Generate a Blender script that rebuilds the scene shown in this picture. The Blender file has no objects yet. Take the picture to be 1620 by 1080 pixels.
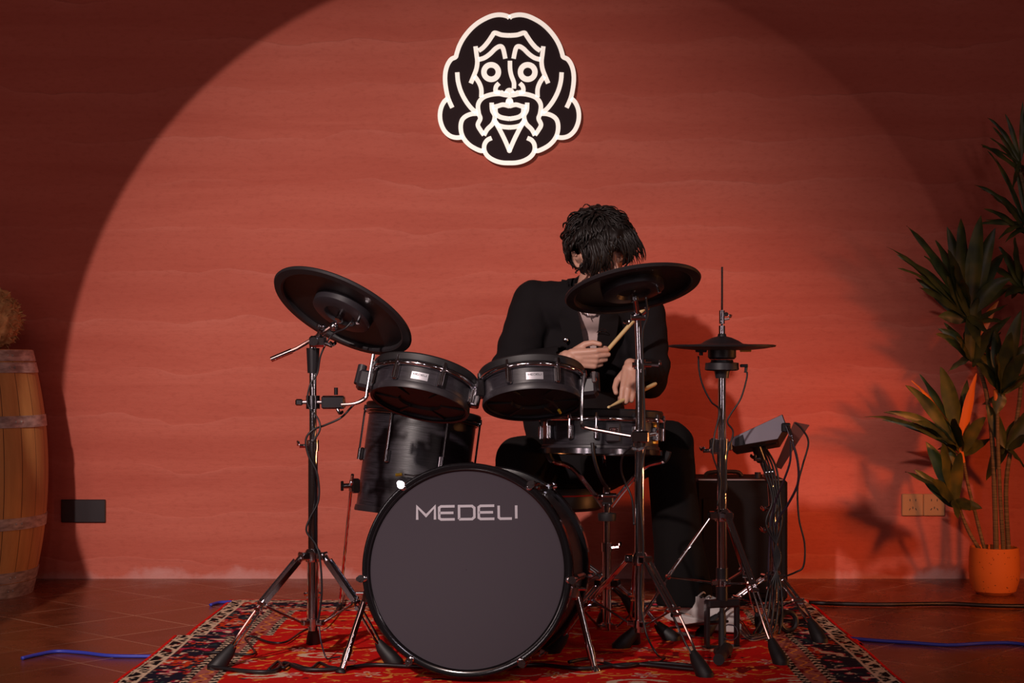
import bpy, math, random
from mathutils import Vector, Matrix, noise

random.seed(7)
PI = math.pi
C = bpy.context.scene.collection
SC = bpy.context.scene

# ------------------------------------------------------------------ camera, world, lights, exposure
F_PX, HOR, CAM_H, CAM_D = 2600.0, 575.0, 0.90, 6.88
cam_d = bpy.data.cameras.new('camera'); cam = bpy.data.objects.new('camera', cam_d); C.objects.link(cam)
cam.location = (0, -CAM_D, CAM_H); cam.rotation_euler = (PI/2, 0, 0)
cam_d.sensor_width = 36; cam_d.lens = 36*F_PX/1620; cam_d.shift_y = (HOR-540)/1620
cam_d.clip_start = 0.05; cam_d.clip_end = 60
SC.camera = cam

vs = SC.view_settings
vs.view_transform = 'Standard'; vs.look = 'None'; vs.gamma = 1; vs.use_curve_mapping = False
vs.exposure = 0.0

w = bpy.data.worlds.new('world'); SC.world = w; w.use_nodes = True
w.node_tree.nodes['Background'].inputs[0].default_value = (1.0, 0.50, 0.42, 1)
w.node_tree.nodes['Background'].inputs[1].default_value = 0.020

def aim(o, target):
    d = Vector(target)-o.location
    o.rotation_euler = d.to_track_quat('-Z', 'Y').to_euler()

def spot(name, loc, target, energy, color, deg, blend, radius):
    l = bpy.data.lights.new(name, 'SPOT'); l.energy = energy; l.color = color
    l.spot_size = math.radians(deg); l.spot_blend = blend; l.shadow_soft_size = radius
    o = bpy.data.objects.new(name, l); C.objects.link(o); o.location = loc; aim(o, target)
    return o

def area(name, loc, target, energy, color, sx, sy):
    l = bpy.data.lights.new(name, 'AREA'); l.energy = energy; l.color = color
    l.shape = 'RECTANGLE'; l.size = sx; l.size_y = sy
    o = bpy.data.objects.new(name, l); C.objects.link(o); o.location = loc; aim(o, target)
    return o

# profile spotlight with a round iris: throws the hard edged disc of light on the back wall
key = spot('profile_spot', (-1.95, -7.3, 3.45), (-0.38, 0, 0.48), 1500, (1.0, 0.84, 0.79), 36.5, 1.0, 0.08)
def iris(light, cx, cz, r, soft):
    light.data.use_nodes = True
    nt = light.data.node_tree; N = nt.nodes; L = nt.links
    em = N['Emission']
    g = N.new('ShaderNodeNewGeometry')
    sp = N.new('ShaderNodeSeparateXYZ'); L.new(g.outputs['Position'], sp.inputs[0])
    si = N.new('ShaderNodeSeparateXYZ'); L.new(g.outputs['Incoming'], si.inputs[0])
    def m(op, a, b=None, c=None):
        n = N.new('ShaderNodeMath'); n.operation = op
        for k, v in enumerate((a, b, c)):
            if v is None: continue
            if isinstance(v, (int, float)): n.inputs[k].default_value = v
            else: L.new(v, n.inputs[k])
        return n.outputs[0]
    t = m('DIVIDE', m('MULTIPLY', sp.outputs[1], -1), si.outputs[1])
    wx = m('SUBTRACT', m('MULTIPLY_ADD', si.outputs[0], t, sp.outputs[0]), cx)
    wz = m('MAXIMUM', m('SUBTRACT', m('MULTIPLY_ADD', si.outputs[2], t, sp.outputs[2]), cz), -0.75)
    d = m('SQRT', m('ADD', m('MULTIPLY', wx, wx), m('MULTIPLY', wz, wz)))
    mask = N.new('ShaderNodeMapRange'); mask.interpolation_type = 'SMOOTHSTEP'
    L.new(d, mask.inputs[0]); mask.inputs[1].default_value = r-soft; mask.inputs[2].default_value = r+soft
    mask.inputs[3].default_value = 1; mask.inputs[4].default_value = 0
    L.new(mask.outputs[0], em.inputs['Strength'])
iris(key, 0.053, 0.662, 1.934, 0.02)

# warm lamps out of frame on the right: one on the plant, one low along the floor
spot('orange_plant_lamp', (2.55, -3.4, 1.25), (1.80, -0.40, 0.20), 150, (1.0, 0.26, 0.05), 34, 1.0, 0.08)
spot('orange_floor_lamp', (3.0, -1.75, 0.40), (0.2, -1.55, 0.45), 55, (1.0, 0.34, 0.10), 50, 0.8, 0.06)
spot('orange_wall_lamp', (2.35, -2.5, 1.15), (0.72, 0, 0.50), 105, (1.0, 0.23, 0.06), 48, 1.0, 0.12)
# soft room fill; glancing strips and small front lights added for chrome highlights
area('room_fill', (-1.9, -6.2, 3.3), (-1.2, 0, 0.7), 17, (1.0, 0.46, 0.36), 1.8, 1.2)
area('right_fill', (2.3, -5.2, 2.2), (0.2, -2.0, 0.5), 8, (1.0, 0.72, 0.70), 0.3, 1.0)
area('front_highlight', (-0.5, -6.1, 1.9), (-0.2, -2, 0.6), 4.5, (0.95, 0.84, 1.0), 0.14, 0.36)
area('front_highlight', (1.3, -5.6, 2.0), (0.2, -2, 0.6), 3, (1.0, 0.86, 0.92), 0.12, 0.32)
area('front_highlight', (-1.5, -5.0, 0.9), (-0.2, -2, 0.5), 2.0, (1.0, 0.84, 0.86), 0.08, 0.5)
area('front_highlight', (1.9, -4.2, 0.9), (0.3, -2, 0.5), 1.8, (1.0, 0.80, 0.78), 0.08, 0.5)
area('strip_left', (-2.5, -4.6, 1.5), (0, -2, 0.6), 8, (1.0, 0.76, 0.76), 0.25, 1.4)

# ------------------------------------------------------------------ helpers
def at(px, py, D):
    """point seen at a pixel of the 1620x1080 photo, D metres from the camera plane"""
    return Vector(((px-810)*D/F_PX, D-CAM_D, CAM_H-(py-HOR)*D/F_PX))

def basis(z, x=None):
    z = Vector(z).normalized()
    if x is None:
        x = Vector((1, 0, 0)) if abs(z.x) < 0.9 else Vector((0, 1, 0))
    x = Vector(x); x = (x - z*x.dot(z)).normalized(); y = z.cross(x)
    return Matrix((x, y, z)).transposed().to_4x4()

def frame(loc, z, x=None):
    m = basis(z, x); m.translation = Vector(loc); return m

class MB:
    def __init__(self): self.v = []; self.f = []
    def add(self, vs_, fs, M=None):
        o = len(self.v)
        self.v += [(M @ Vector(p)) if M is not None else Vector(p) for p in vs_]
        self.f += [tuple(o+i for i in q) for q in fs]
        return self
    def lathe(self, prof, M=None, n=48, a0=0.0, a1=2*PI, closed=False):
        full = abs(a1-a0-2*PI) < 1e-6
        k = n if full else n+1
        vs_ = []; fs = []
        for i in range(k):
            a = a0+(a1-a0)*i/n
            for r, h in prof: vs_.append((r*math.cos(a), r*math.sin(a), h))
        m = len(prof)
        for i in range(n):
            j = (i+1) % k
            for q in range(m if closed else m-1):
                q2 = (q+1) % m
                fs.append((i*m+q, j*m+q, j*m+q2, i*m+q2))
        return self.add(vs_, fs, M)
    def cyl(self, a, b, r, r2=None, n=14, cap=True):
        a = Vector(a); b = Vector(b); r2 = r if r2 is None else r2
        h = (b-a).length
        if h < 1e-6: return self
        p = [(r, 0), (r2, h)]
        if cap: p = [(0.0001, 0)]+p+[(0.0001, h)]
        return self.lathe(p, frame(a, b-a), n)
    def box(self, c, s, M=None, bev=0.0):
        hx, hy, hz = s[0]/2, s[1]/2, s[2]/2
        cx, cy, cz = c
        b = min(bev, hx*0.9, hy*0.9, hz*0.9)
        if b <= 0:
            vs_ = [(cx+sx*hx, cy+sy*hy, cz+sz*hz) for sx in (-1, 1) for sy in (-1, 1) for sz in (-1, 1)]
            fs = [(0, 1, 3, 2), (4, 6, 7, 5), (0, 4, 5, 1), (2, 3, 7, 6), (0, 2, 6, 4), (1, 5, 7, 3)]
            return self.add(vs_, fs, M)
        idx = {}; vs_ = []
        for sx in (-1, 1):
            for sy in (-1, 1):
                for sz in (-1, 1):
                    for ax in range(3):
                        p = [cx+sx*(hx-(0 if ax == 0 else b)), cy+sy*(hy-(0 if ax == 1 else b)), cz+sz*(hz-(0 if ax == 2 else b))]
                        idx[(sx, sy, sz, ax)] = len(vs_); vs_.append(p)
        fs = []
        I = lambda x, y, z, a: idx[(x, y, z, a)]
        for s_ in (-1, 1):
            for ax, quad in ((0, [(s_, -1, -1), (s_, 1, -1), (s_, 1, 1), (s_, -1, 1)]), (1, [(-1, s_, -1), (-1, s_, 1), (1, s_, 1), (1, s_, -1)]), (2, [(-1, -1, s_), (1, -1, s_), (1, 1, s_), (-1, 1, s_)])):
                q = [I(*c3, ax) for c3 in quad]
                fs.append(tuple(q if s_ > 0 else q[::-1]))
        for s1 in (-1, 1):
            for s2 in (-1, 1):
                fs.append((I(s1, s2, -1, 0), I(s1, s2, 1, 0), I(s1, s2, 1, 1), I(s1, s2, -1, 1)))
                fs.append((I(s1, -1, s2, 0), I(s1, 1, s2, 0), I(s1, 1, s2, 2), I(s1, -1, s2, 2)))
                fs.append((I(-1, s1, s2, 1), I(1, s1, s2, 1), I(1, s1, s2, 2), I(-1, s1, s2, 2)))
        for sx in (-1, 1):
            for sy in (-1, 1):
                for sz in (-1, 1): fs.append(tuple(I(sx, sy, sz, a) for a in range(3)))
        return self.add(vs_, fs, M)
    def ball(self, c, r, sc=(1, 1, 1), M=None, n=16):
        prof = [(max(1e-4, r*math.sin(PI*i/(n//2)/1.0)), -r*math.cos(PI*i/(n//2))) for i in range(n//2+1)]
        T = Matrix.Translation(Vector(c)) @ Matrix.Diagonal((*sc, 1))
        return self.lathe(prof, (M @ T) if M is not None else T, n)
    def tube(self, pts, r, n=8, cap=True, flat=1.0):
        """swept tube; r a number or a list"""
        P = [Vector(p) for p in pts]; k = len(P)
        R = [r]*k if isinstance(r, (int, float)) else r
        t0 = (P[1]-P[0]).normalized()
        u = Vector((0, 0, 1)).cross(t0)
        if u.length < 0.05: u = Vector((0, 1, 0)).cross(t0)
        u.normalize(); o = len(self.v)
        for i in range(k):
            t = (P[min(i+1, k-1)]-P[max(i-1, 0)])
            if t.length < 1e-9: t = t0
            t.normalize(); u = (u-t*u.dot(t))
            if u.length < 1e-6: u = t.orthogonal()
            u.normalize(); w_ = t.cross(u)
            for j in range(n):
                a = 2*PI*j/n
                self.v.append(P[i]+u*(math.cos(a)*R[i])+w_*(math.sin(a)*R[i]*flat))
        for i in range(k-1):
            for j in range(n):
                j2 = (j+1) % n
                self.f.append((o+i*n+j, o+i*n+j2, o+(i+1)*n+j2, o+(i+1)*n+j))
        if cap:
            self.f.append(tuple(o+j for j in range(n))[::-1]); self.f.append(tuple(o+(k-1)*n+j for j in range(n)))
        return self
    def prism(self, poly, h, M=None):
        """poly in local xy extruded 0..h along local z"""
        n = len(poly)
        vs_ = [(x, y, 0) for x, y in poly]+[(x, y, h) for x, y in poly]
        fs = [tuple(range(n))[::-1], tuple(range(n, 2*n))]+[(i, (i+1) % n, n+(i+1) % n, n+i) for i in range(n)]
        return self.add(vs_, fs, M)
    def ribbon(self, pts, wd, h, M=None, caps=True, closed=False):
        """flat stroke of width wd along a 2-D polyline, extruded h"""
        P = [Vector((p[0], p[1])) for p in pts]; k = len(P); L = []; R = []
        for i in range(k):
            a = P[(i-1) % k] if (closed or i > 0) else P[i]
            b = P[(i+1) % k] if (closed or i < k-1) else P[i]
            d1 = (P[i]-a); d2 = (b-P[i])
            if d1.length < 1e-9: d1 = d2
            if d2.length < 1e-9: d2 = d1
            d1 = d1.normalized(); d2 = d2.normalized()
            n1 = Vector((-d1.y, d1.x)); n2 = Vector((-d2.y, d2.x)); nn = n1+n2
            nn = n1 if nn.length < 0.2 else nn.normalized()
            s = wd/2/max(0.55, nn.dot(n1))
            L.append(P[i]+nn*s); R.append(P[i]-nn*s)
        vs_ = []
        for z in (0, h):
            for i in range(k): vs_ += [(L[i].x, L[i].y, z), (R[i].x, R[i].y, z)]
        fs = []; o = 2*k
        for i in range(k if closed else k-1):
            a = 2*i; b = 2*((i+1) % k)
            fs += [(o+a, o+a+1, o+b+1, o+b), (a, b, b+1, a+1), (a, o+a, o+b, b), (a+1, b+1, o+b+1, o+a+1)]
        if not closed: fs += [(0, 1, o+1, o), (2*k-2, o+2*k-2, o+2*k-1, 2*k-1)]
        return self.add(vs_, fs, M)
    def build(self, name, mat, parent=None, smooth=True, ang=35, bevel=0.0):
        me = bpy.data.meshes.new(name)
        me.from_pydata([tuple(p) for p in self.v], [], self.f)
        return finish(me, name, mat, parent, smooth, ang, bevel)

WM = {}
def finish(me, name, mat, parent=None, smooth=True, ang=35, bevel=0.0):
    import bmesh
    b = bmesh.new(); b.from_mesh(me); bmesh.ops.remove_doubles(b, verts=b.verts, dist=1e-5)
    bmesh.ops.recalc_face_normals(b, faces=b.faces); b.to_mesh(me); b.free()
    if parent is not None:
        M = WM.get(parent.name)
        if M is not None: me.transform(M.inverted())
    if smooth:
        me.polygons.foreach_set('use_smooth', [True]*len(me.polygons))
        me.set_sharp_from_angle(angle=math.radians(ang))
    o = bpy.data.objects.new(name, me); C.objects.link(o)
    if mat: me.materials.append(mat)
    if parent is not None:
        o.parent = parent
        WM[o.name] = WM.get(parent.name, Matrix())
    if bevel:
        m = o.modifiers.new('bevel', 'BEVEL'); m.width = bevel; m.segments = 2; m.limit_method = 'ANGLE'
    return o

def thing(name, label, cat, M=(0, 0, 0), group=None, local=False):
    o = bpy.data.objects.new(name, None); C.objects.link(o); o.empty_display_size = 0.05
    Mx = M if isinstance(M, Matrix) else Matrix.Translation(Vector(M))
    o.matrix_world = Mx; tag(o, label, cat, group)
    WM[o.name] = Matrix() if local else Mx
    return o
def tag(o, label, cat, group=None, kind=None):
    o['label'] = label; o['category'] = cat
    if group: o['group'] = group
    if kind: o['kind'] = kind
    return o
def copy_tree(o, parent=None):
    c = o.copy(); C.objects.link(c); c.parent = parent
    for ch in list(o.children): copy_tree(ch, c)
    return c
def smooth_path(pts, seg=6, closed=False):
    P = [Vector(p) for p in pts]; n = len(P); out = []
    for i in range(n if closed else n-1):
        p0 = P[(i-1) % n] if (closed or i > 0) else P[0]
        p1 = P[i]; p2 = P[(i+1) % n]
        p3 = P[(i+2) % n] if (closed or i+2 < n) else P[-1]
        for k in range(seg):
            t = k/seg
            out.append(0.5*((2*p1)+(p2-p0)*t+(2*p0-5*p1+4*p2-p3)*t*t+(3*p1-p0-3*p2+p3)*t**3))
    if not closed: out.append(P[-1])
    return out

# ------------------------------------------------------------------ materials
def mat(name, color, rough=0.5, metal=0.0, spec=0.5, emit=None, estr=0.0, coat=0.0):
    m = bpy.data.materials.new(name); m.use_nodes = True
    b = m.node_tree.nodes['Principled BSDF']
    b.inputs['Base Color'].default_value = (*color, 1); b.inputs['Roughness'].default_value = rough
    b.inputs['Metallic'].default_value = metal; b.inputs['Specular IOR Level'].default_value = spec
    b.inputs['Coat Weight'].default_value = coat
    if emit: b.inputs['Emission Color'].default_value = (*emit, 1); b.inputs['Emission Strength'].default_value = estr
    return m
class NT:
    def __init__(s, m): s.t = m.node_tree; s.N = s.t.nodes; s.L = s.t.links; s.b = s.N['Principled BSDF']
    def n(s, typ, **kw):
        x = s.N.new(typ)
        for k, v in kw.items(): setattr(x, k, v)
        return x
    def set(s, node, **kw):
        for k, v in kw.items(): node.inputs[k.replace('_', ' ')].default_value = v
        return node
    def coord(s, scale=(1, 1, 1), kind='Object', rot=(0, 0, 0)):
        tc = s.n('ShaderNodeTexCoord'); mp = s.n('ShaderNodeMapping')
        s.L.new(tc.outputs[kind], mp.inputs[0]); mp.inputs['Scale'].default_value = scale; mp.inputs['Rotation'].default_value = rot
        return mp.outputs[0]
    def noise(s, vec, scale, detail=4, rough=0.5, dist=0.0):
        x = s.n('ShaderNodeTexNoise'); s.L.new(vec, x.inputs['Vector'])
        x.inputs['Scale'].default_value = scale; x.inputs['Detail'].default_value = detail; x.inputs['Roughness'].default_value = rough; x.inputs['Distortion'].default_value = dist
        return x.outputs['Fac']
    def ramp(s, fac, stops):
        r = s.n('ShaderNodeValToRGB'); s.L.new(fac, r.inputs[0]); e = r.color_ramp.elements
        while len(e) < len(stops): e.new(0.5)
        for i, (p, c) in enumerate(stops):
            e[i].position = p; e[i].color = (*c, 1) if len(c) == 3 else c
        return r.outputs[0]
    def mix(s, fac, a, b, mode='MIX'):
        x = s.n('ShaderNodeMix', data_type='RGBA', blend_type=mode)
        for sock, v in ((x.inputs[0], fac), (x.inputs[6], a), (x.inputs[7], b)):
            if isinstance(v, (int, float)): sock.default_value = v
            elif isinstance(v, tuple): sock.default_value = (*v, 1) if len(v) == 3 else v
            else: s.L.new(v, sock)
        return x.outputs[2]
    def math(s, op, a, b=None, c=None):
        x = s.n('ShaderNodeMath', operation=op)
        for k, v in enumerate((a, b, c)):
            if v is None: continue
            if isinstance(v, (int, float)): x.inputs[k].default_value = v
            else: s.L.new(v, x.inputs[k])
        return x.outputs[0]
    def color(s, c): s.L.new(c, s.b.inputs['Base Color'])
    def rough(s, c): s.L.new(c, s.b.inputs['Roughness'])
    def bump(s, h, st=0.3, dist=0.01):
        x = s.n('ShaderNodeBump'); s.L.new(h, x.inputs['Height']); x.inputs['Strength'].default_value = st; x.inputs['Distance'].default_value = dist
        s.L.new(x.outputs[0], s.b.inputs['Normal'])

chrome = mat('chrome', (0.72, 0.70, 0.74), 0.10, 1.0)
dchrome = mat('dark_chrome', (0.26, 0.245, 0.265), 0.18, 1.0)
blackm = mat('black_metal', (0.012, 0.010, 0.012), 0.32, 0.0, 0.6)
rubber = mat('black_rubber', (0.010, 0.008, 0.009), 0.55)
plastic = mat('black_plastic', (0.022, 0.018, 0.022), 0.42)
headm = mat('mesh_head_black', (0.030, 0.026, 0.031), 0.62)
kickhead = mat('kick_head', (0.052, 0.043, 0.054), 0.75, 0, 0.25)
n_ = NT(kickhead); n_.bump(n_.noise(n_.coord(), 900, 2), 0.15, 0.001)
padm = mat('cymbal_rubber', (0.016, 0.013, 0.015), 0.5, 0, 0.5)
n_ = NT(padm); n_.bump(n_.noise(n_.coord(), 160, 3), 0.12, 0.002)
padunder = mat('cymbal_under', (0.012, 0.009, 0.010), 0.38, 0, 0.5)
greyplate = mat('grey_plastic', (0.27, 0.24, 0.29), 0.5)
silver = mat('silver_badge', (0.55, 0.53, 0.57), 0.35, 0.6)
letterm = mat('grey_print', (0.42, 0.39, 0.43), 0.6)
darkprint = mat('dark_print', (0.03, 0.03, 0.035), 0.6)
yellowm = mat('yellow_tag', (0.75, 0.55, 0.03), 0.5)
shellm = mat('black_ash_shell', (0.014, 0.012, 0.015), 0.36, 0, 0.5)
n_ = NT(shellm); nz = n_.noise(n_.coord((3, 3, 60)), 3.0, 6, 0.6, 1.2)
n_.color(n_.ramp(nz, [(0.35, (0.009, 0.007, 0.009)), (0.65, (0.030, 0.025, 0.032))])); n_.bump(nz, 0.18, 0.0015)
cablem = mat('cable_black', (0.010, 0.008, 0.010), 0.45)
cablep = mat('cable_purple_black', (0.028, 0.018, 0.032), 0.4)
cableb = mat('cable_blue', (0.035, 0.05, 0.42), 0.45)
skin = mat('skin', (0.56, 0.30, 0.22), 0.5)
skin.node_tree.nodes['Principled BSDF'].inputs['Subsurface Weight'].default_value = 0.12
skin.node_tree.nodes['Principled BSDF'].inputs['Subsurface Radius'].default_value = (0.01, 0.004, 0.002)
coatm = mat('black_wool', (0.009, 0.007, 0.008), 0.9, 0, 0.15)
trou = mat('black_trouser', (0.007, 0.0055, 0.0055), 0.9, 0, 0.15)
shirtm = mat('pale_shirt', (0.50, 0.36, 0.34), 0.8)
hairm = mat('black_hair', (0.012, 0.008, 0.007), 0.5, 0, 0.35)
shoew = mat('shoe_white', (0.62, 0.56, 0.54), 0.6)
shoeg = mat('shoe_grey', (0.10, 0.08, 0.08), 0.7)
woodst = mat('stick_wood', (0.66, 0.46, 0.22), 0.5)
beige = mat('beige_plastic', (0.40, 0.21, 0.10), 0.5)
platem = mat('plate_black', (0.022, 0.016, 0.019), 0.35)
potm = mat('terracotta', (0.78, 0.20, 0.03), 0.75)
n_ = NT(potm); v = n_.coord(); vo = n_.n('ShaderNodeTexVoronoi'); n_.L.new(v, vo.inputs['Vector']); vo.inputs['Scale'].default_value = 75
pit = n_.ramp(vo.outputs['Distance'], [(0.10, (0, 0, 0)), (0.20, (1, 1, 1))])
sel = n_.ramp(n_.noise(v, 28, 2), [(0.50, (1, 1, 1)), (0.56, (0, 0, 0))])
pits = n_.mix(1.0, pit, sel, 'LIGHTEN')
n_.color(n_.mix(pits, (0.16, 0.04, 0.01), (0.80, 0.21, 0.03))); n_.bump(pits, 0.6, 0.003)
soilm = mat('soil', (0.03, 0.018, 0.012), 0.95)
leafm = mat('leaf_green', (0.055, 0.075, 0.022), 0.45)
n_ = NT(leafm)
oc = n_.noise(n_.coord((6, 6, 6)), 2.0, 2); n_.color(n_.ramp(oc, [(0.35, (0.022, 0.036, 0.014)), (0.55, (0.065, 0.080, 0.018)), (0.75, (0.14, 0.12, 0.022))]))
leafy = mat('leaf_orange', (0.75, 0.20, 0.03), 0.45)
stemm = mat('plant_stem', (0.16, 0.11, 0.05), 0.7)
n_ = NT(stemm); nz = n_.noise(n_.coord((1, 1, 30)), 6, 3); n_.color(n_.ramp(nz, [(0.4, (0.12, 0.085, 0.035)), (0.65, (0.26, 0.17, 0.08))]))
signd = mat('sign_dark', (0.020, 0.008, 0.010), 0.7, 0, 0.2)
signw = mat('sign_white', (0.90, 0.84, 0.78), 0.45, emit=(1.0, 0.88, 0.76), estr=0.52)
hoopm = mat('galvanised_hoop', (0.36, 0.30, 0.27), 0.5, 0.35)
n_ = NT(hoopm); nz = n_.noise(n_.coord((4, 4, 12)), 5, 5); n_.color(n_.ramp(nz, [(0.35, (0.30, 0.23, 0.20)), (0.65, (0.62, 0.52, 0.46))]))
oak = mat('oak_staves', (0.42, 0.21, 0.07), 0.6)
n_ = NT(oak); tc = n_.n('ShaderNodeTexCoord'); s3 = n_.n('ShaderNodeSeparateXYZ'); n_.L.new(tc.outputs['Object'], s3.inputs[0])
ang_ = n_.math('ARCTAN2', s3.outputs[1], s3.outputs[0]); st = n_.math('MULTIPLY', ang_, 26/(2*PI)); fr = n_.math('FRACT', n_.math('ADD', st, 30)); fl = n_.math('FLOOR', n_.math('ADD', st, 30))
wn = n_.n('ShaderNodeTexWhiteNoise', noise_dimensions='1D'); n_.L.new(fl, wn.inputs['W'])
gr = n_.noise(n_.coord((14, 14, 1.5)), 3.0, 5, 0.6)
base = n_.mix(gr, (0.45, 0.19, 0.05), (0.78, 0.39, 0.12)); base = n_.mix(n_.math('MULTIPLY', wn.outputs[0], 0.45), base, (0.48, 0.21, 0.06))
gap = n_.math('LESS_THAN', fr, 0.035); n_.color(n_.mix(gap, base, (0.05, 0.02, 0.01)))
n_.bump(n_.math('SUBTRACT', gr, n_.math('MULTIPLY', gap, 3)), 0.4, 0.003)
strawm = mat('dried_straw', (0.42, 0.22, 0.08), 0.85)
n_ = NT(strawm); nz = n_.noise(n_.coord(), 30, 5); n_.color(n_.ramp(nz, [(0.35, (0.34, 0.16, 0.05)), (0.7, (0.80, 0.48, 0.20))]))
ampm = mat('amp_tolex', (0.006, 0.005, 0.0055), 0.8, 0, 0.2)
n_ = NT(ampm); n_.bump(n_.noise(n_.coord(), 300, 2), 0.4, 0.002)
redpipe = mat('red_piping', (0.45, 0.02, 0.03), 0.5)

# wall plaster
wallm = mat('red_plaster', (0.5, 0.12, 0.08), 0.85, 0, 0.25)
n_ = NT(wallm)
big = n_.noise(n_.coord((0.6, 1, 1.1)), 1.3, 5, 0.6)
strata = n_.noise(n_.coord((0.55, 1, 7.0)), 1.0, 7, 0.62, 0.5)
fine = n_.noise(n_.coord((1, 1, 2.2)), 28, 6, 0.7)
# wavy trowel lines about every 0.19 m
tc = n_.n('ShaderNodeTexCoord'); s3 = n_.n('ShaderNodeSeparateXYZ'); n_.L.new(tc.outputs['Object'], s3.inputs[0])
wob = n_.noise(n_.coord((0.9, 1, 0.6)), 2.2, 3, 0.45)
zz = n_.math('ADD', n_.math('MULTIPLY', s3.outputs[2], 5.1), n_.math('MULTIPLY', wob, 1.05))
fz = n_.math('FRACT', zz)
line = n_.ramp(fz, [(0.0, (0.0, 0.0, 0.0)), (0.30, (0.0, 0.0, 0.0)), (0.86, (0.42, 0.42, 0.42)), (0.975, (1, 1, 1)), (1.0, (0.0, 0.0, 0.0))])
linem = n_.math('MULTIPLY', line, n_.ramp(n_.noise(n_.coord((0.8, 1, 2.0), rot=(0, 0.02, 0)), 1.7, 4), [(0.40, (0.05, 0.05, 0.05)), (0.62, (1, 1, 1))]))
c = n_.mix(big, (0.42, 0.086, 0.058), (0.57, 0.130, 0.086))
c = n_.mix(n_.ramp(strata, [(0.38, (0, 0, 0)), (0.68, (0.75, 0.75, 0.75))]), c, (0.59, 0.150, 0.102))
c = n_.mix(n_.math('MULTIPLY', linem, 0.36), c, (0.72, 0.235, 0.175))
c = n_.mix(n_.ramp(fine, [(0.30, (0.35, 0.35, 0.35)), (0.5, (0, 0, 0))]), c, (0.36, 0.07, 0.045))
# pale salt bloom along the foot of the wall
zn = n_.math('ADD', s3.outputs[2], n_.math('MULTIPLY', n_.math('SUBTRACT', n_.noise(n_.coord((1, 1, 1)), 3.2, 5, 0.65), 0.52), -0.22))
bl = n_.ramp(zn, [(0.0, (0.75, 0.75, 0.75)), (0.022, (0.5, 0.5, 0.5)), (0.045, (0, 0, 0))])
c = n_.mix(bl, c, (0.62, 0.30, 0.27))
n_.color(c)
hh = n_.math('ADD', n_.math('MULTIPLY', fine, 0.35), n_.math('ADD', n_.math('MULTIPLY', strata, 1.2), n_.math('MULTIPLY', linem, 0.7)))
n_.bump(hh, 0.55, 0.012)

# terracotta floor tiles laid diagonally, glossy, thin pale joints
floorm = mat('floor_tiles', (0.15, 0.04, 0.02), 0.25, 0, 0.5)
n_ = NT(floorm)
br = n_.n('ShaderNodeTexBrick'); n_.L.new(n_.coord((1, 1, 1), rot=(0, 0, math.radians(-48))), br.inputs['Vector'])
br.offset = 0.0
br.inputs['Color1'].default_value = (0.20, 0.055, 0.022, 1); br.inputs['Color2'].default_value = (0.145, 0.036, 0.015, 1)
br.inputs['Mortar'].default_value = (0.42, 0.22, 0.14, 1); br.inputs['Scale'].default_value = 1.0
br.inputs['Mortar Size'].default_value = 0.0022; br.inputs['Mortar Smooth'].default_value = 0.1
br.inputs['Brick Width'].default_value = 0.33; br.inputs['Row Height'].default_value = 0.33
nz = n_.noise(n_.coord(), 7, 6, 0.6)
jm = n_.math('MULTIPLY', br.outputs['Fac'], n_.ramp(n_.noise(n_.coord(), 2.2, 3), [(0.40, (0.15, 0.15, 0.15)), (0.62, (1, 1, 1))]))
tile = n_.mix(1.0, br.outputs['Color'], n_.ramp(nz, [(0.3, (0.65, 0.65, 0.65)), (0.7, (1.2, 1.1, 1.05))]), 'MULTIPLY')
tile2 = n_.mix(br.outputs['Fac'], tile, (0.14, 0.04, 0.02)); n_.color(n_.mix(jm, tile2, (0.66, 0.38, 0.24)))
n_.rough(n_.ramp(nz, [(0.3, (0.20, 0.20, 0.20)), (0.7, (0.36, 0.36, 0.36))]))
n_.bump(n_.math('SUBTRACT', n_.math('MULTIPLY', nz, 0.25), br.outputs['Fac']), 0.25, 0.003)

# ------------------------------------------------------------------ setting
def struct(o): o['kind'] = 'structure'; return o
struct(MB().box((0, 0.1, 1.9), (9.0, 0.2, 3.8)).build('wall_back', wallm, smooth=False))
struct(MB().box((0, -4.0, -0.05), (9.0, 8.0, 0.1)).build('floor', floorm, smooth=False))

# ------------------------------------------------------------------ wall emblem (long haired bearded face)
EM = frame((0, 0, 0), (0, -1, 0), (1, 0, 0))       # local x right, y up(-> z), z towards the room
ES = 3.857
def e2(p):      # emblem drawing coordinates to wall x, z
    x = (660+p[0]/ES-810)/378.0; z = CAM_H-((p[1]/ES)-HOR)/378.0
    return (x, z)
def mir(P): return [(1126-x, y) for x, y in P]
emblem = thing('wall_emblem', 'round dark wall sign with white line drawing of a long-haired bearded moustached face', 'wall sign', (0, -0.015, e2((563, 1010))[1]))
def em_frame(y): return Matrix(((1, 0, 0, 0), (0, 0, -1, y), (0, 1, 0, 0), (0, 0, 0, 1)))
out_l = [(563, 118), (540, 104), (505, 100), (460, 106), (415, 124), (368, 152), (325, 190), (285, 240), (258, 290), (243, 335), (234, 355), (210, 370), (190, 398), (177, 435), (172, 480), (175, 530), (184, 575), (190, 603), (165, 628), (147, 668), (141, 712), (147, 757), (167, 802), (200, 834), (240, 846), (280, 843), (310, 882), (350, 910), (390, 926), (408, 930), (430, 960), (470, 985), (520, 998), (563, 1000)]
outline = out_l+mir(out_l)[-2:0:-1]
poly = [e2(p) for p in outline]
MB().prism(poly[::-1], 0.022, em_frame(-0.008)).build('backing_panel', signd, emblem, smooth=False)
strokes = []
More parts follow.
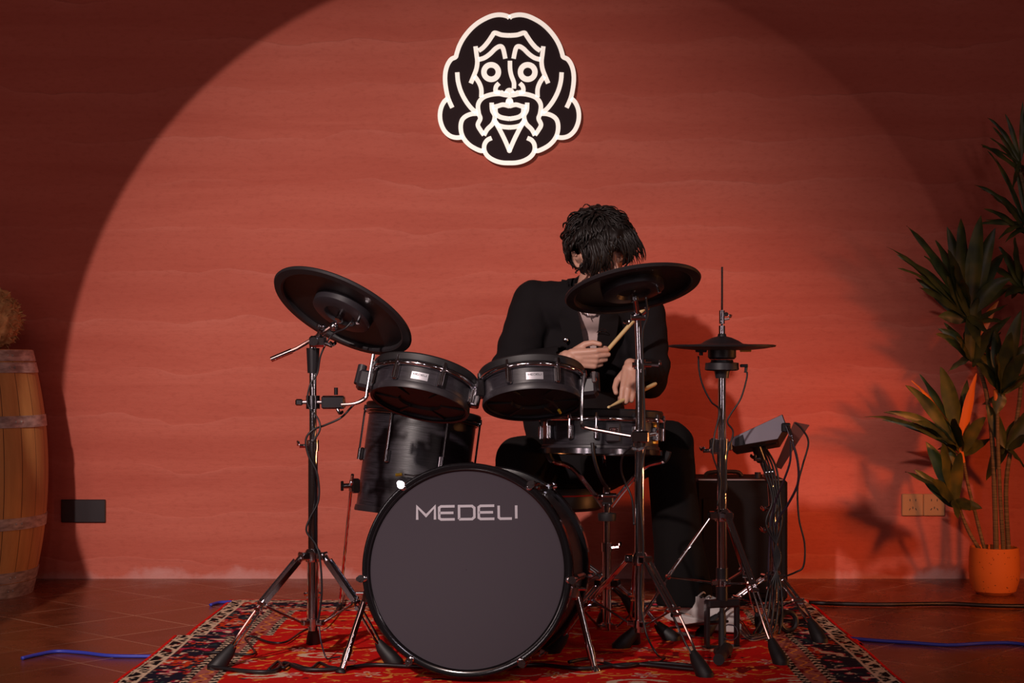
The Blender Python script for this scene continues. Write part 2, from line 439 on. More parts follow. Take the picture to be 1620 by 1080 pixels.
for P in ([(563, 120), (548, 108), (505, 100), (460, 106), (415, 124), (368, 152), (325, 190), (285, 240), (258, 290), (243, 335), (236, 356), (210, 370), (190, 398), (177, 435), (172, 480), (175, 530), (186, 590), (200, 630), (216, 664)],
          [(188, 608), (165, 630), (147, 668), (141, 712), (147, 757), (167, 802), (200, 834), (240, 846), (282, 842)],
          [(372, 700), (335, 702), (300, 715), (276, 738), (267, 775), (272, 820), (290, 858), (320, 890), (355, 912), (390, 926), (412, 922)],
          [(455, 848), (428, 862), (411, 890), (412, 928), (435, 962), (475, 986), (520, 998), (563, 1000)],
          [(246, 450), (251, 505), (268, 565), (297, 622), (332, 668), (362, 692)],
          [(376, 318), (402, 300), (432, 266), (458, 228), (474, 210), (515, 222), (563, 226)],
          [(357, 292), (363, 340), (368, 385), (362, 430), (345, 475), (328, 516)],
          [(376, 372), (410, 362), (445, 338), (478, 306), (505, 292), (524, 305), (538, 366)],
          [(352, 474), (378, 512), (392, 552), (392, 600)],
          [(500, 516), (482, 536), (480, 566), (505, 572)],
          [(563, 590), (532, 586), (500, 580), (450, 585), (400, 605), (373, 645), (377, 700), (386, 730), (371, 768), (388, 802), (408, 830)],
          [(408, 832), (428, 796), (462, 760), (474, 715), (458, 680), (455, 634)],
          [(456, 662), (490, 655), (524, 646), (563, 655)],
          [(478, 668), (482, 700), (510, 722), (563, 732)],
          [(470, 735), (492, 768), (525, 780), (563, 784)],
          [(480, 756), (505, 800), (535, 860), (563, 925)]):
    strokes.append(P); strokes.append(mir(P))
strokes.append([(566, 380), (567, 430), (575, 470), (590, 512), (590, 548)])
lines_m = MB()
for k, P in enumerate(strokes):
    pts = smooth_path([(x, y, 0) for x, y in P], 5)
    lines_m.ribbon([e2((p.x, p.y)) for p in pts], 27/ES/378, 0.006, em_frame(-0.0302))
for cx in (452, 674):
    pts = [(cx+44*math.cos(2*PI*i/40), 448+44*math.sin(2*PI*i/40)) for i in range(40)]
    lines_m.ribbon([e2(p) for p in pts], 33/ES/378, 0.006, em_frame(-0.0302), closed=True)
for (cx, cy, rr) in ((563, 574, 30), (540, 582, 18), (590, 582, 18), (563, 625, 22), (516, 574, 15), (612, 574, 15), (474, 210, 13), (652, 210, 13), (563, 924, 15), (563, 640, 26)):
    lines_m.prism([e2((cx+rr*math.cos(-2*PI*i/24), cy+rr*math.sin(-2*PI*i/24))) for i in range(24)], 0.0058, em_frame(-0.0302))
lines_m.build('line_relief', signw, emblem, smooth=False)

# ------------------------------------------------------------------ wall plates
bp = MB().box((0, 0, 0), (0.186, 0.012, 0.096), Matrix.Translation(at(132, 808, CAM_D-0.006)), 0.003).build('blank_wall_plate', platem)
tag(bp, 'black blank rectangular wall plate low on the red wall beside the barrel', 'wall plate')
sp = thing('socket_plate', 'double beige power socket plate on the wall behind the plant', 'wall socket', at(1460, 798, CAM_D))
for k, px in enumerate((1443, 1477)):
    c0 = at(px, 798, CAM_D)
    pl = MB().box((0, -0.006, 0), (0.089, 0.012, 0.092), Matrix.Translation(c0), 0.003).build('socket_face', beige, sp)
    for dx, dz, rz in ((-0.012, 0.02, 0), (0.012, 0.02, 0), (-0.013, -0.018, 0.5), (0.013, -0.018, -0.5), (0, -0.012, 0)):
        MB().box((0, 0, 0), (0.003, 0.002, 0.009), Matrix.Translation(c0+Vector((dx, -0.0125, dz))) @ Matrix.Rotation(rz, 4, 'Y')).build('pin_slot', darkprint, pl)

# ------------------------------------------------------------------ barrel and straw ball
bc = Vector((-2.185, 6.45-CAM_D, 0)); BH = 0.955
def br_(z): t = (z/BH-0.5)*2; return 0.352-0.062*t*t
barrel = thing('wine_barrel', 'oak wine barrel with grey metal hoops standing at the left wall', 'barrel', bc)
prof = [(0.001, 0.03), (0.27, 0.03), (0.27, 0.0)]+[(br_(BH*i/24), BH*i/24) for i in range(25)]+[(0.27, BH), (0.27, BH-0.03), (0.001, BH-0.03)]
MB().lathe(prof, Matrix.Translation(bc), 78).build('staves', oak, barrel)
for z0, z1 in ((0.0, 0.055), (0.058, 0.10), (0.265, 0.31), (0.655, 0.70), (0.865, 0.905), (0.91, 0.953)):
    h = MB(); h.lathe([(br_(z0)-0.002, z0), (br_(z0)+0.004, z0), (br_(z1)+0.004, z1), (br_(z1)-0.002, z1)], Matrix.Translation(bc), 78)
    for a in (-0.55, -0.47):
        zc = (z0+z1)/2; h.ball(bc+Vector((math.cos(a)*(br_(zc)+0.004), math.sin(a)*(br_(zc)+0.004), zc)), 0.005, n=8)
    h.build('hoop', hoopm, barrel)
sb = MB(); sc0 = at(-45, 498, 6.42); sc0.z = BH+0.118
rows, cols = 40, 72
vs_ = []
for i in range(rows+1):
    th = PI*i/rows
    for j in range(cols):
        ph = 2*PI*j/cols
        d = Vector((math.sin(th)*math.cos(ph), math.sin(th)*math.sin(ph), -math.cos(th)))
        n = noise.fractal(d*3.1, 1.0, 2.0, 5)*0.018+noise.noise(d*11)*0.010
        r = 0.185+n
        vs_.append(Vector((d.x*r, d.y*r, max(-0.118, d.z*r*0.74))))
fs = [(i*cols+j, i*cols+(j+1) % cols, (i+1)*cols+(j+1) % cols, (i+1)*cols+j) for i in range(rows) for j in range(cols)]
sb.add(vs_, fs, Matrix.Translation(sc0))
for k in range(900):
    d = Vector((random.gauss(0, 1), random.gauss(0, 1), random.gauss(0.3, 1))).normalized()
    p = sc0+Vector((d.x*0.185, d.y*0.185, max(-0.1, d.z*0.138)))
    t = (d+Vector((random.gauss(0, .7), random.gauss(0, .7), random.gauss(0, .7)))).normalized()*random.uniform(0.010, 0.026)
    sb.tube([p-t*0.3, p+t*0.5, p+t+Vector((0, 0, -0.003))], [0.004, 0.003, 0.001], 4)
tag(sb.build('dried_moss_ball', strawm, ang=60), 'rough tan ball of dried moss resting on top of the barrel', 'dried decoration')

# ------------------------------------------------------------------ rugs
def pal(*c): return tuple((x/255.0)**2.2 for x in c)
RED = pal(208, 24, 20); DRED = pal(120, 12, 18); CREAM = pal(222, 190, 160); NAVY = pal(30, 28, 44); BLACKC = pal(24, 18, 22)
GOLD = pal(230, 140, 62); PEACH = pal(175, 95, 85); PINK = pal(190, 50, 80); ORG = pal(205, 60, 25)
import numpy as np
def rug(name, label, x0, x1, y0, y1, z, end_border, seed):
    s = 0.004
    nx = int((x1-x0)/s)+1; ny = int((y1-y0)/s)+1
    X, Y = np.meshgrid(np.linspace(x0, x1, nx), np.linspace(y0, y1, ny))
    dl = np.minimum(X-x0, x1-X)
    back = y1-Y
    d = np.minimum(dl, back) if end_border else dl
    along = np.where(dl <= back, Y, X) if end_border else Y
    rs = np.random.RandomState(seed)
    wob = 0.004*np.sin(Y*7+1.3)+0.0
    def vnoise(ax, ay, sc, sd):
        r = np.random.RandomState(sd); g = r.rand(256, 256)
        u = ax*sc; v_ = ay*sc; iu = np.floor(u).astype(int); iv = np.floor(v_).astype(int); fu = u-iu; fv = v_-iv
        fu = fu*fu*(3-2*fu); fv = fv*fv*(3-2*fv)
        G = lambda a, b: g[a % 256, b % 256]
        return (G(iu, iv)*(1-fu)+G(iu+1, iv)*fu)*(1-fv)+(G(iu, iv+1)*(1-fu)+G(iu+1, iv+1)*fu)*fv
    n1 = vnoise(X, Y, 34, seed+1); n2 = vnoise(X, Y, 75, seed+2); n3 = vnoise(X, Y, 12, seed+3); n4 = vnoise(X, Y, 140, seed+4)
    col = np.empty((ny, nx, 3)); col[:] = RED
    def put(mask, c): col[mask] = c
    # field: vines, leaves and small blossoms
    put(n3 > 0.86, DRED)
    vine = np.abs(np.sin(X*21+2.2*np.sin(Y*16+n3*3))*np.cos(Y*24+2.0*np.sin(X*13)))
    put((vine < 0.055) & (n1 > 0.50), GOLD)
    put((n1 > 0.83) & (n2 > 0.45), GOLD)
    put((n1 < 0.10) & (n2 > 0.55), ORG)
    put((n3 < 0.06) & (n1 > 0.5), NAVY)
    # flower medallions on a staggered lattice
    P = 0.26
    for a in range(int((x1-x0)/P)+3):
        for b in range(int((y1-y0)/P)+3):
            cx = x0+0.2+a*P+(P/2 if b % 2 else 0)+rs.uniform(-.02, .02); cy = y1-0.28-b*P*0.8
            dx = X-cx; dy = Y-cy; r = np.hypot(dx, dy); th = np.arctan2(dy, dx)
            pet = 0.030+0.013*np.cos(6*th+a)
            m = (r < pet); put(m & (r > pet-0.010), CREAM); put((r < pet-0.010) & (r > 0.010), PINK if (a+b) % 2 else ORG); put(r < 0.008, GOLD)
            # sprays beside
            for sgn in (-1, 1):
                ex = dx-sgn*0.085; ey = dy-0.01*sgn
                sp_ = (np.abs(ey-0.6*ex*ex/0.05) < 0.006) & (np.abs(ex) < 0.045)
                put(sp_, CREAM if (a+b) % 3 == 0 else GOLD)
    # large pale curled leaves
    for (cx, cy, fl) in ((-0.35, -1.52, 1), (-0.57, -1.88, -1), (-0.30, -1.30, -1), (-0.72, -2.20, 1), (0.80, -2.28, 1), (0.35, -2.30, -1), (0.15, -1.45, 1), (0.62, -1.75, -1)):
        ex = X-cx; ey = (Y-cy); r = np.hypot(ex/0.085, ey/0.045)
        th = np.arctan2(ey, ex*fl)
        put((np.abs(r-0.85) < 0.17) & (th > -2.3), CREAM); put((r < 0.3), CREAM)
    # borders
    B = [(0.295, 'bw'), (0.27, 'peach'), (0.215, 'bw'), (0.19, 'navy'), (0.075, 'cb'), (0.02, 'hem')]
    for lim, k in B:
        m = d < lim
        if k == 'bw':
            put(m, BLACKC); put(m & (np.sin(along*150+np.sin(d*300)) > 0.0) & (n4 > 0.30), CREAM)
        elif k == 'peach':
            put(m, PEACH); put(m & (n2 < 0.32), DRED); put(m & (np.abs(np.sin(along*62)*0.012+(d-0.2425)) < 0.0035), GOLD)
        elif k == 'navy':
            put(m, NAVY); put(m & (n1 > 0.60), DRED); put(m & (n1 > 0.68) & (n4 > .3), PINK); put(m & (n1 > 0.82), CREAM); put(m & (n3 > 0.70) & (n2 > 0.5), ORG); put(m & (n1 < 0.14), pal(40, 60, 62)); put(m & (n2 > 0.86), CREAM)
        elif k == 'cb':
            put(m, BLACKC); g1 = np.abs(np.sin(along*55+0.8*np.sin(along*17)))
            put(m & (np.abs((d-0.0475)-0.018*np.sin(along*48)) < 0.007), CREAM); put(m & (n2 > 0.66), CREAM); put(m & (n1 < 0.15), DRED)
            put(m & ((np.abs(d-0.024) < 0.003) | (np.abs(d-0.071) < 0.003)), CREAM)
        else: put(m, pal(225, 26, 18))
    Z = z+0.0022*np.sin(Y*9+X*2)*np.sin(X*5+1)*0.5+0.003*vnoise(X, Y, 5, seed+9)+0.0012*n4
    edge = (dl < s*1.5) | (back < s*1.5)
    Z = np.where(edge, 0.001, Z)
    verts = np.stack([X+wob*(dl < 0.5), Y+(0.006*np.sin(X*6+seed) if end_border else 0.004*np.sin(X*9)), Z], -1).reshape(-1, 3)
    idx = np.arange(nx*ny).reshape(ny, nx)
    q = np.stack([idx[:-1, :-1], idx[:-1, 1:], idx[1:, 1:], idx[1:, :-1]], -1).reshape(-1, 4)
    me = bpy.data.meshes.new(name); me.vertices.add(len(verts)); me.vertices.foreach_set('co', verts.ravel())
    me.loops.add(q.size); me.loops.foreach_set('vertex_index', q.ravel().astype(np.int32))
    me.polygons.add(len(q)); me.polygons.foreach_set('loop_start', np.arange(0, q.size, 4, dtype=np.int32)); me.polygons.foreach_set('loop_total', np.full(len(q), 4, dtype=np.int32))
    me.update(); me.validate()
    a = me.color_attributes.new('weave', 'FLOAT_COLOR', 'POINT')
    a.data.foreach_set('color', np.concatenate([col.reshape(-1, 3), np.ones((nx*ny, 1))], 1).ravel())
    me.polygons.foreach_set('use_smooth', [True]*len(q))
    o = bpy.data.objects.new(name, me); C.objects.link(o); me.materials.append(rugm)
    tag(o, label, 'rug')
    return o
rugm = mat('rug_wool', (0.5, 0.05, 0.05), 0.95, 0, 0.15)
n_ = NT(rugm); at_ = n_.n('ShaderNodeVertexColor', layer_name='weave'); n_.color(at_.outputs[0])
n_.bump(n_.noise(n_.coord(), 420, 2), 0.5, 0.003)
rug('persian_rug', 'red floral rug with dark border lying behind the kick drum, nearest the wall', -1.08, 1.125, -1.62, -0.64, 0.004, True, 3)
rug('persian_rug', 'red floral rug under the front of the drum kit, overlapping the rug behind', -1.112, 1.106, -2.75, -1.50, 0.011, False, 11)

# ------------------------------------------------------------------ drums
def text_mesh(s, size, extrude=0.0006):
    cu = bpy.data.curves.new('t', 'FONT'); cu.body = s; cu.size = size; cu.extrude = extrude; cu.align_x = 'CENTER'; cu.align_y = 'CENTER'
    o = bpy.data.objects.new('t', cu); C.objects.link(o)
    me = bpy.data.meshes.new_from_object(o.evaluated_get(bpy.context.evaluated_depsgraph_get()))
    bpy.data.objects.remove(o); return me

LET = {'M': ([[(0, 0), (0, 1), (0.5, 0.30), (1, 1), (1, 0)]], 1.40), 'E': ([[(1, 1), (0.12, 1), (0, 0.9), (0, 0.1), (0.12, 0), (1, 0)], [(0, 0.5), (0.92, 0.5)]], 1.22),
       'D': ([[(0, 0), (0, 1), (0.85, 1), (1, 0.85), (1, 0.15), (0.85, 0), (0, 0)]], 1.20), 'L': ([[(0, 1), (0, 0.1), (0.12, 0), (1, 0)]], 1.02), 'I': ([[(0, 0), (0, 1)]], 0.0)}
def word_mesh(mb, word, h, M, wd, depth):
    tot = sum(LET[c][1] for c in word)*h+0.34*h*(len(word)-1)
    x = -tot/2
    for c in word:
        st, w_ = LET[c]
        for P in st: mb.ribbon([(x+a*w_*h, -h/2+b*h) for a, b in P], wd, depth, M)
        x += w_*h+0.34*h

def lug_mb(mb, R, z0, z1, a, rimz, w_=0.018):
    """a lug casing on the shell and its tension rod up to the rim"""
    M = Matrix.Rotation(a, 4, 'Z')
    mb.box((R+0.006, 0, (z0+z1)/2), (0.014, w_, z1-z0), M, 0.004)
    mb.cyl(M @ Vector((R+0.013, 0, z0+0.003)), M @ Vector((R+0.013, 0, z1-0.003)), 0.0075, n=14)
    mb.cyl(M @ Vector((R+0.016, 0, z1-0.004)), M @ Vector((R+0.016, 0, rimz)), 0.0035, n=8)
    mb.cyl(M @ Vector((R+0.016, 0, rimz-0.006)), M @ Vector((R+0.016, 0, rimz+0.012)), 0.006, 0.0045, n=8)
    mb.box((R+0.010, 0, rimz-0.003), (0.018, 0.014, 0.008), M, 0.002)

def make_drum(name, label, M, R, H, lugs, badge_a=None, bottom='open', group=None, chromerim=True, lug_len=0.05, lugm=None, two_sided=False):
    t = thing(name, label, 'drum', M, group, local=True)
    MB().lathe([(R, 0.0), (R, H), (R-0.007, H), (R-0.007, 0.0)], None, 72, closed=True).build('shell', shellm, t)
    MB().lathe([(0.001, H+0.004), (R-0.004, H+0.006), (R+0.004, H+0.004), (R+0.005, H-0.006)], None, 72).build('mesh_head', headm, t)
    MB().lathe([(R+0.004, H+0.006)]+[(R+0.007+0.008*math.cos(q*PI/8), H-0.003+0.008*math.sin(q*PI/8)) for q in range(4, -5, -1)]+[(R+0.004, H-0.011)], None, 72, closed=True).build('rim', chrome if chromerim else dchrome, t)
    MB().lathe([(R+0.003, H+0.005), (R+0.011, H+0.006), (R+0.0125, H+0.010), (R+0.0145, H+0.024), (R+0.011, H+0.029), (R+0.003, H+0.027)], None, 72, closed=True).build('rim_guard', rubber, t)
    MB().lathe([(R-0.004, -0.004), (R+0.004, -0.006), (R+0.006, 0.0), (R+0.004, 0.014), (R+0.001, 0.016), (R, 0.0)], None, 72, closed=True).build('bottom_ring', plastic, t)
    u = MB().lathe([(0.001, 0.012), (R*0.42, 0.012), (R*0.46, 0.004), (R-0.006, 0.008)], None, 64)
    for k in range(6):
        a = k*PI/3; u.box((R*0.68, 0, 0.006), (R*0.5, 0.010, 0.010), Matrix.Rotation(a, 4, 'Z'), 0.002)
    u.build('underside', rubber, t)
    for a in lugs:
        m = MB(); zc = H*0.55 if not two_sided else H-0.055
        lug_mb(m, R, zc-lug_len/2, zc+lug_len/2, a, H+0.004)
        m.build('lug', lugm or chrome, t)
        if two_sided:
            m = MB(); m.box((R+0.008, 0, 0.03), (0.016, 0.016, 0.03), Matrix.Rotation(a, 4, 'Z'), 0.004); m.build('lower_lug', lugm or chrome, t)
    if badge_a is not None:
        b = MB(); wdeg = 0.046/R
        prof = [(R+0.0005, H*0.5-0.013), (R+0.002, H*0.5-0.013), (R+0.002, H*0.5+0.010), (R+0.0005, H*0.5+0.010)]
        b.lathe(prof, None, 10, badge_a-wdeg/2*1.1, badge_a+wdeg/2*1.1, closed=True)
        bo = b.build('badge', silver, t)
        me = MB(); Mx = frame((math.cos(badge_a)*(R+0.0022), math.sin(badge_a)*(R+0.0022), H*0.5+0.002), (math.cos(badge_a), math.sin(badge_a), 0), (-math.sin(badge_a), math.cos(badge_a), 0))
        word_mesh(me, 'MEDELI', 0.0050, Mx, 0.0009, 0.0004)
        me.build('badge_lettering', darkprint, bo, smooth=False)
    return t

# --- rack toms
def tom_matrix(px, py, D, n):
    n = Vector(n).normalized(); M = basis(n, (1, 0, 0)); M.translation = at(px, py, D); return M
TR, TH = 0.148, 0.074
M1 = tom_matrix(664, 638, 4.97, (0.20, 0.34, 0.93))
M2 = tom_matrix(843, 638, 4.98, (-0.04, 0.35, 0.94))
A1 = [math.radians(a) for a in (-113, -67, -23, 23, 67, 113, 157, 203)]
tom1 = make_drum('rack_tom', 'small black rack tom tilted down to the right, below the tilted left cymbal', M1, TR, TH, [math.radians(a) for a in (-118, -66, -15, 35, 85, 140, 195)], math.radians(-90), group='rack toms')
tom2 = make_drum('rack_tom', 'small black rack tom in the middle of the kit, beside the drummer\'s hand', M2, TR, TH, [math.radians(a) for a in (-117, -62, -10, 40, 90, 140, 192)], math.radians(-88), group='rack toms')
# mounting bracket and rod of each tom
def bracket(t, M, a, rod):
    M_ = M @ Matrix.Rotation(a, 4, 'Z')
    b = MB(); b.box((TR+0.024, 0, 0.030), (0.055, 0.055, 0.055), None, 0.008)
    b.lathe([(0.001, -0.03), (0.014, -0.03), (0.014, 0.03), (0.001, 0.03)], Matrix.Translation((TR+0.046, 0, 0.045)), 16)
    b.v = [Matrix.Rotation(a, 4, 'Z') @ p for p in b.v]; bo = b.build('mount_bracket', plastic, t)
    wv = MB(); wv.cyl((TR+0.05, -0.02, 0.045), (TR+0.05, -0.05, 0.045), 0.005, n=8).box((TR+0.05, -0.052, 0.045), (0.012, 0.006, 0.036), None, 0.002)
    wv.v = [Matrix.Rotation(a, 4, 'Z') @ p for p in wv.v]; wv.build('wing_nut', chrome, bo)
bracket(tom1, M1, math.radians(188), 0)
bracket(tom2, M2, math.radians(-12), 0)
for t, M, a in ((tom1, M1, math.radians(-8)), (tom2, M2, math.radians(192))):
    m = MB().box((TR+0.016, 0, 0.040), (0.030, 0.030, 0.055), None, 0.004); m.v = [Matrix.Rotation(a, 4, 'Z') @ p for p in m.v]
    m.build('side_plate', dchrome, t)
for t, M, a in ((tom2, M2, math.radians(-62)),):
    m = MB().tube([M @ p for p in (Vector((0.03, -0.06, -0.004)), Vector((0.06, -0.03, -0.01)), Vector((0.075, 0.02, -0.012)))], 0.003, 6)
    m.v = [M.inverted() @ p for p in m.v]; m.build('cable_lead', cablem, t)
    y = MB().cyl((0.079, 0.036, -0.012), (0.084, 0.058, -0.014), 0.0045, n=8); y.build('yellow_tag', yellowm, t)

# --- floor tom
MF = tom_matrix(648, 815, 5.68, (0.13, 0.10, 0.985))
ftom = make_drum('floor_tom', 'deep black wood-grain floor tom behind the kick drum on the left', MF, 0.187, 0.342, [math.radians(a) for a in (-172, -118, -62, -8, 60, 120)], None, chromerim=False, lug_len=0.045, lugm=dchrome)
Fi = MF.inverted()
for (bx, by, bD, fx, fy, fD, ext) in ((556, 768, 5.60, 537, 968, 5.955, 0.05), (735, 768, 5.60, 752, 1008, 5.40, 0.04), (650, 770, 5.87, 655, 951, 6.22, 0.04)):
    p = at(bx, by, bD); f = at(fx, fy, fD); f.z = 0.012
    d = (p-f).normalized()
    lg = MB().tube([p+d*ext, f], 0.0055, 10); lg.cyl(p-d*0.02, p+d*0.02, 0.008, n=12); lg.v = [Fi @ q for q in lg.v]
    lo = lg.build('leg', chrome, ftom)
    ft = MB().cyl(f+d*0.03, f-d*0.006, 0.008, 0.013, n=14); ft.v = [Fi @ q for q in ft.v]; ft.build('rubber_foot', rubber, lo)
    c0 = Vector((MF.translation.x, MF.translation.y, p.z)); dd = (c0-p).normalized()
    br_m = MB().box((0, 0, 0), (0.030, 0.035, 0.05), frame(p+dd*0.012, (0, 0, 1), dd), 0.006).cyl(p-dd*0.03, p, 0.009, n=12).box((0, 0, 0), (0.010, 0.008, 0.034), frame(p-dd*0.033, (0, 0, 1), dd), 0.002)
    br_m.v = [Fi @ q for q in br_m.v]; br_m.build('leg_bracket', dchrome, ftom)
yt = MB().tube([at(676, 748, 5.46), at(655, 752, 5.47), at(640, 750, 5.48)], 0.003, 6); yt.v = [Fi @ q for q in yt.v]; yt.build('trigger_lead', cablem, ftom)
yt = MB().cyl(at(636, 750, 5.475), at(626, 751, 5.478), 0.005, n=8); yt.v = [Fi @ q for q in yt.v]; yt.build('yellow_tag', yellowm, ftom)

# --- snare
MS = tom_matrix(950, 713, 5.30, (0.02, 0.07, 1.0))
snare = make_drum('snare_drum', 'shallow black snare drum on its stand in front of the drummer\'s lap', MS, 0.186, 0.100, [math.radians(a) for a in (-150, -122, -97, -60, -30, -5, 25, 60, 95, 130, 165)], None, lug_len=0.045)
Si = MS.inverted()
MB().lathe([(0.187, -0.010), (0.200, -0.012), (0.200, 0.004), (0.187, 0.008)], None, 72, closed=True).build('bottom_rim', dchrome, snare)
b = MB().box((0.195, 0, 0.055), (0.02, 0.045, 0.06), Matrix.Rotation(math.radians(-82), 4, 'Z'), 0.004)
b.build('strainer', plastic, snare)
MB().box((0.207, 0, 0.062), (0.008, 0.03, 0.016), Matrix.Rotation(math.radians(-82), 4, 'Z'), 0.002).build('strainer_lever', chrome, snare)
b = MB()
for k, (z, hh) in enumerate(((0.075, 0.024), (0.042, 0.036))): b.box((0.190, 0, z), (0.010, 0.022, hh), Matrix.Rotation(math.radians(-27), 4, 'Z'), 0.002)
b.build('orange_sticker', mat('orange_sticker', (0.85, 0.36, 0.03), 0.5), snare)

# --- kick drum
KC = at(738, 901, 4.60); KC2 = KC+Vector((0.068, 0.40, -0.035))
kb = (KC2-KC).normalized(); kr = (Vector((1, 0, 0))-kb*kb.x).normalized(); ku = kr.cross(kb)
KM = Matrix((kr, kb, ku)).transposed().to_4x4(); KM.translation = KC       # x right, y back, z up
KZ = KM @ Matrix.Rotation(-PI/2, 4, 'X')                                   # lathe axis -> back ; local y -> down
KR, KL = 0.283, 0.40
kick = thing('kick_drum', 'large black kick drum standing on its side with grey name lettering on its head', 'drum', Matrix.Translation((KC.x, KC.y+0.2, 0)))
MB().lathe([(KR, 0.03), (KR, KL-0.03), (KR-0.008, KL-0.03), (KR-0.008, 0.03)], KZ, 96, closed=True).build('shell', shellm, kick)
hoopblk = mat('hoop_black_gloss', (0.007, 0.006, 0.007), 0.12, 0, 0.6)
for y0, y1, nm in ((-0.012, 0.034, 'front_hoop'), (KL-0.034, KL+0.012, 'rear_hoop')):
    MB().lathe([(KR-0.006, y0+0.004), (KR, y0), (KR+0.012, y0), (KR+0.016, y0+0.004), (KR+0.016, y1-0.004), (KR+0.012, y1), (KR+0.002, y1), (KR-0.006, y1-0.004)], KZ, 96, closed=True).build(nm, hoopblk, kick)
MB().lathe([(KR-0.005, -0.002), (KR-0.001, -0.012), (KR+0.003, -0.004)], KZ, 96).build('head_flange', chrome, kick)
hd = MB().lathe([(0.001, -0.001), (KR-0.012, -0.001), (KR-0.007, -0.004), (KR-0.006, 0.006)], KZ, 96).build('front_head', kickhead, kick)
MB().lathe([(0.001, KL), (KR-0.006, KL)], KZ, 64).build('batter_head', headm, kick)
lt = MB()
LZ = KM @ Matrix.Translation(((738-738)*0.00177, 0, (901-811)*0.00177)) @ Matrix(((1, 0, 0, 0), (0, 0, -1, -0.0018), (0, 1, 0, 0), (0, 0, 0, 1)))
word_mesh(lt, 'MEDELI', 0.0365, LZ @ Matrix.Rotation(math.radians(0.8), 4, 'Z'), 0.0072, 0.0008)
lt.build('lettering', letterm, hd, smooth=False)
claws = [52, 128, 185, -5, 238, 302]
for dg in claws:
    for end in (0, 1):
        a = math.radians(dg); yb = 0.0 if end == 0 else KL
        s_ = 1 if end == 0 else -1
        Mx = KM @ Matrix.Rotation(-a, 4, 'Y') @ Matrix.Translation((KR, yb, 0))      # local x radial outward
        m = MB()
        m.cyl(Mx @ Vector((0.018, -s_*0.020, 0)), Mx @ Vector((0.018, s_*0.045, 0)), 0.011, 0.009, n=14)
        m.ball((0.009, -s_*0.014, 0), 0.010, (1.0, 0.5, 1.0), Mx, 12)
        m.cyl(Mx @ Vector((0.024, s_*0.03, 0)), Mx @ Vector((0.024, s_*0.11, 0)), 0.0035, n=8)
        m.cyl(Mx @ Vector((0.024, -s_*0.024, 0)), Mx @ Vector((0.024, s_*0.004, 0)), 0.007, n=10)
        m.build('claw_hook', chrome, kick)
    Mx = KM @ Matrix.Rotation(-math.radians(dg), 4, 'Y') @ Matrix.Translation((KR, KL/2, 0))
    MB().box((0.010, 0, 0), (0.020, 0.17, 0.020), Mx, 0.006).build('lug', dchrome, kick)
for side, (tx, ty, tD), (fx, fy, fD) in ((-1, (578, 945, 4.80), (540, 1072, 4.71)), (1, (912, 938, 4.78), (941, 1068, 4.745))):
    p = at(tx, ty, tD); f = at(fx, fy, fD); f.z = 0.018
    d = (f-p).normalized()
    s_ = MB().tube([p-d*0.02, p+d*((f-p).length*0.80), f], [0.0095, 0.0095, 0.0095], 14)
    s_.cyl(p+d*((f-p).length*0.70), p+d*((f-p).length*0.86), 0.0125, n=14); s_.box((0, 0, 0), (0.030, 0.005, 0.012), frame(p+d*((f-p).length*0.88)+Vector((0.018, 0, 0)), (0, 0, 1)), 0.002)
    so = s_.build('spur', chrome, kick)
    MB().cyl(f-d*0.012, f+d*0.006, 0.008, 0.015, n=14).cyl(f+d*0.001, f+d*0.007, 0.016, n=14).build('spur_foot', chrome if side > 0 else rubber, so)
    cp = Vector((KC.x, p.y, KC.z)); dd = (cp-p).normalized()
    MB().box((0, 0, 0), (0.040, 0.045, 0.045), frame(p+dd*0.015, (0, 0, 1), dd), 0.008).cyl(p+Vector((-0.026, -0.01, 0.014)), p+Vector((0.026, -0.01, 0.014)), 0.006, n=10).build('spur_bracket', chrome, kick)

# --- kick pedal behind the drum
kp = KC2+Vector((0.02, 0.02, 0)); kp.z = 0
pedal = thing('kick_pedal', 'chrome and black bass drum pedal clamped to the back of the kick drum', 'drum pedal', kp)
MB().box((kp.x, kp.y+0.17, 0.024), (0.10, 0.34, 0.010), None, 0.003).build('base_plate', blackm, pedal)
MB().box((0, 0, 0), (0.085, 0.27, 0.010), Matrix.Translation((kp.x, kp.y+0.19, 0.075)) @ Matrix.Rotation(math.radians(-14), 4, 'X'), 0.003).build('footboard', chrome, pedal)
for sx in (-1, 1): MB().cyl((kp.x+sx*0.05, kp.y+0.05, 0.02), (kp.x+sx*0.05, kp.y+0.05, 0.22), 0.008).build('upright', chrome, pedal)
MB().cyl((kp.x-0.065, kp.y+0.05, 0.215), (kp.x+0.065, kp.y+0.05, 0.215), 0.007).build('axle', chrome, pedal)
MB().cyl((kp.x, kp.y+0.05, 0.215), (kp.x, kp.y+0.04, 0.38), 0.004).cyl((kp.x, kp.y+0.07, 0.385), (kp.x, kp.y+0.02, 0.385), 0.022).build('beater', dchrome, pedal)

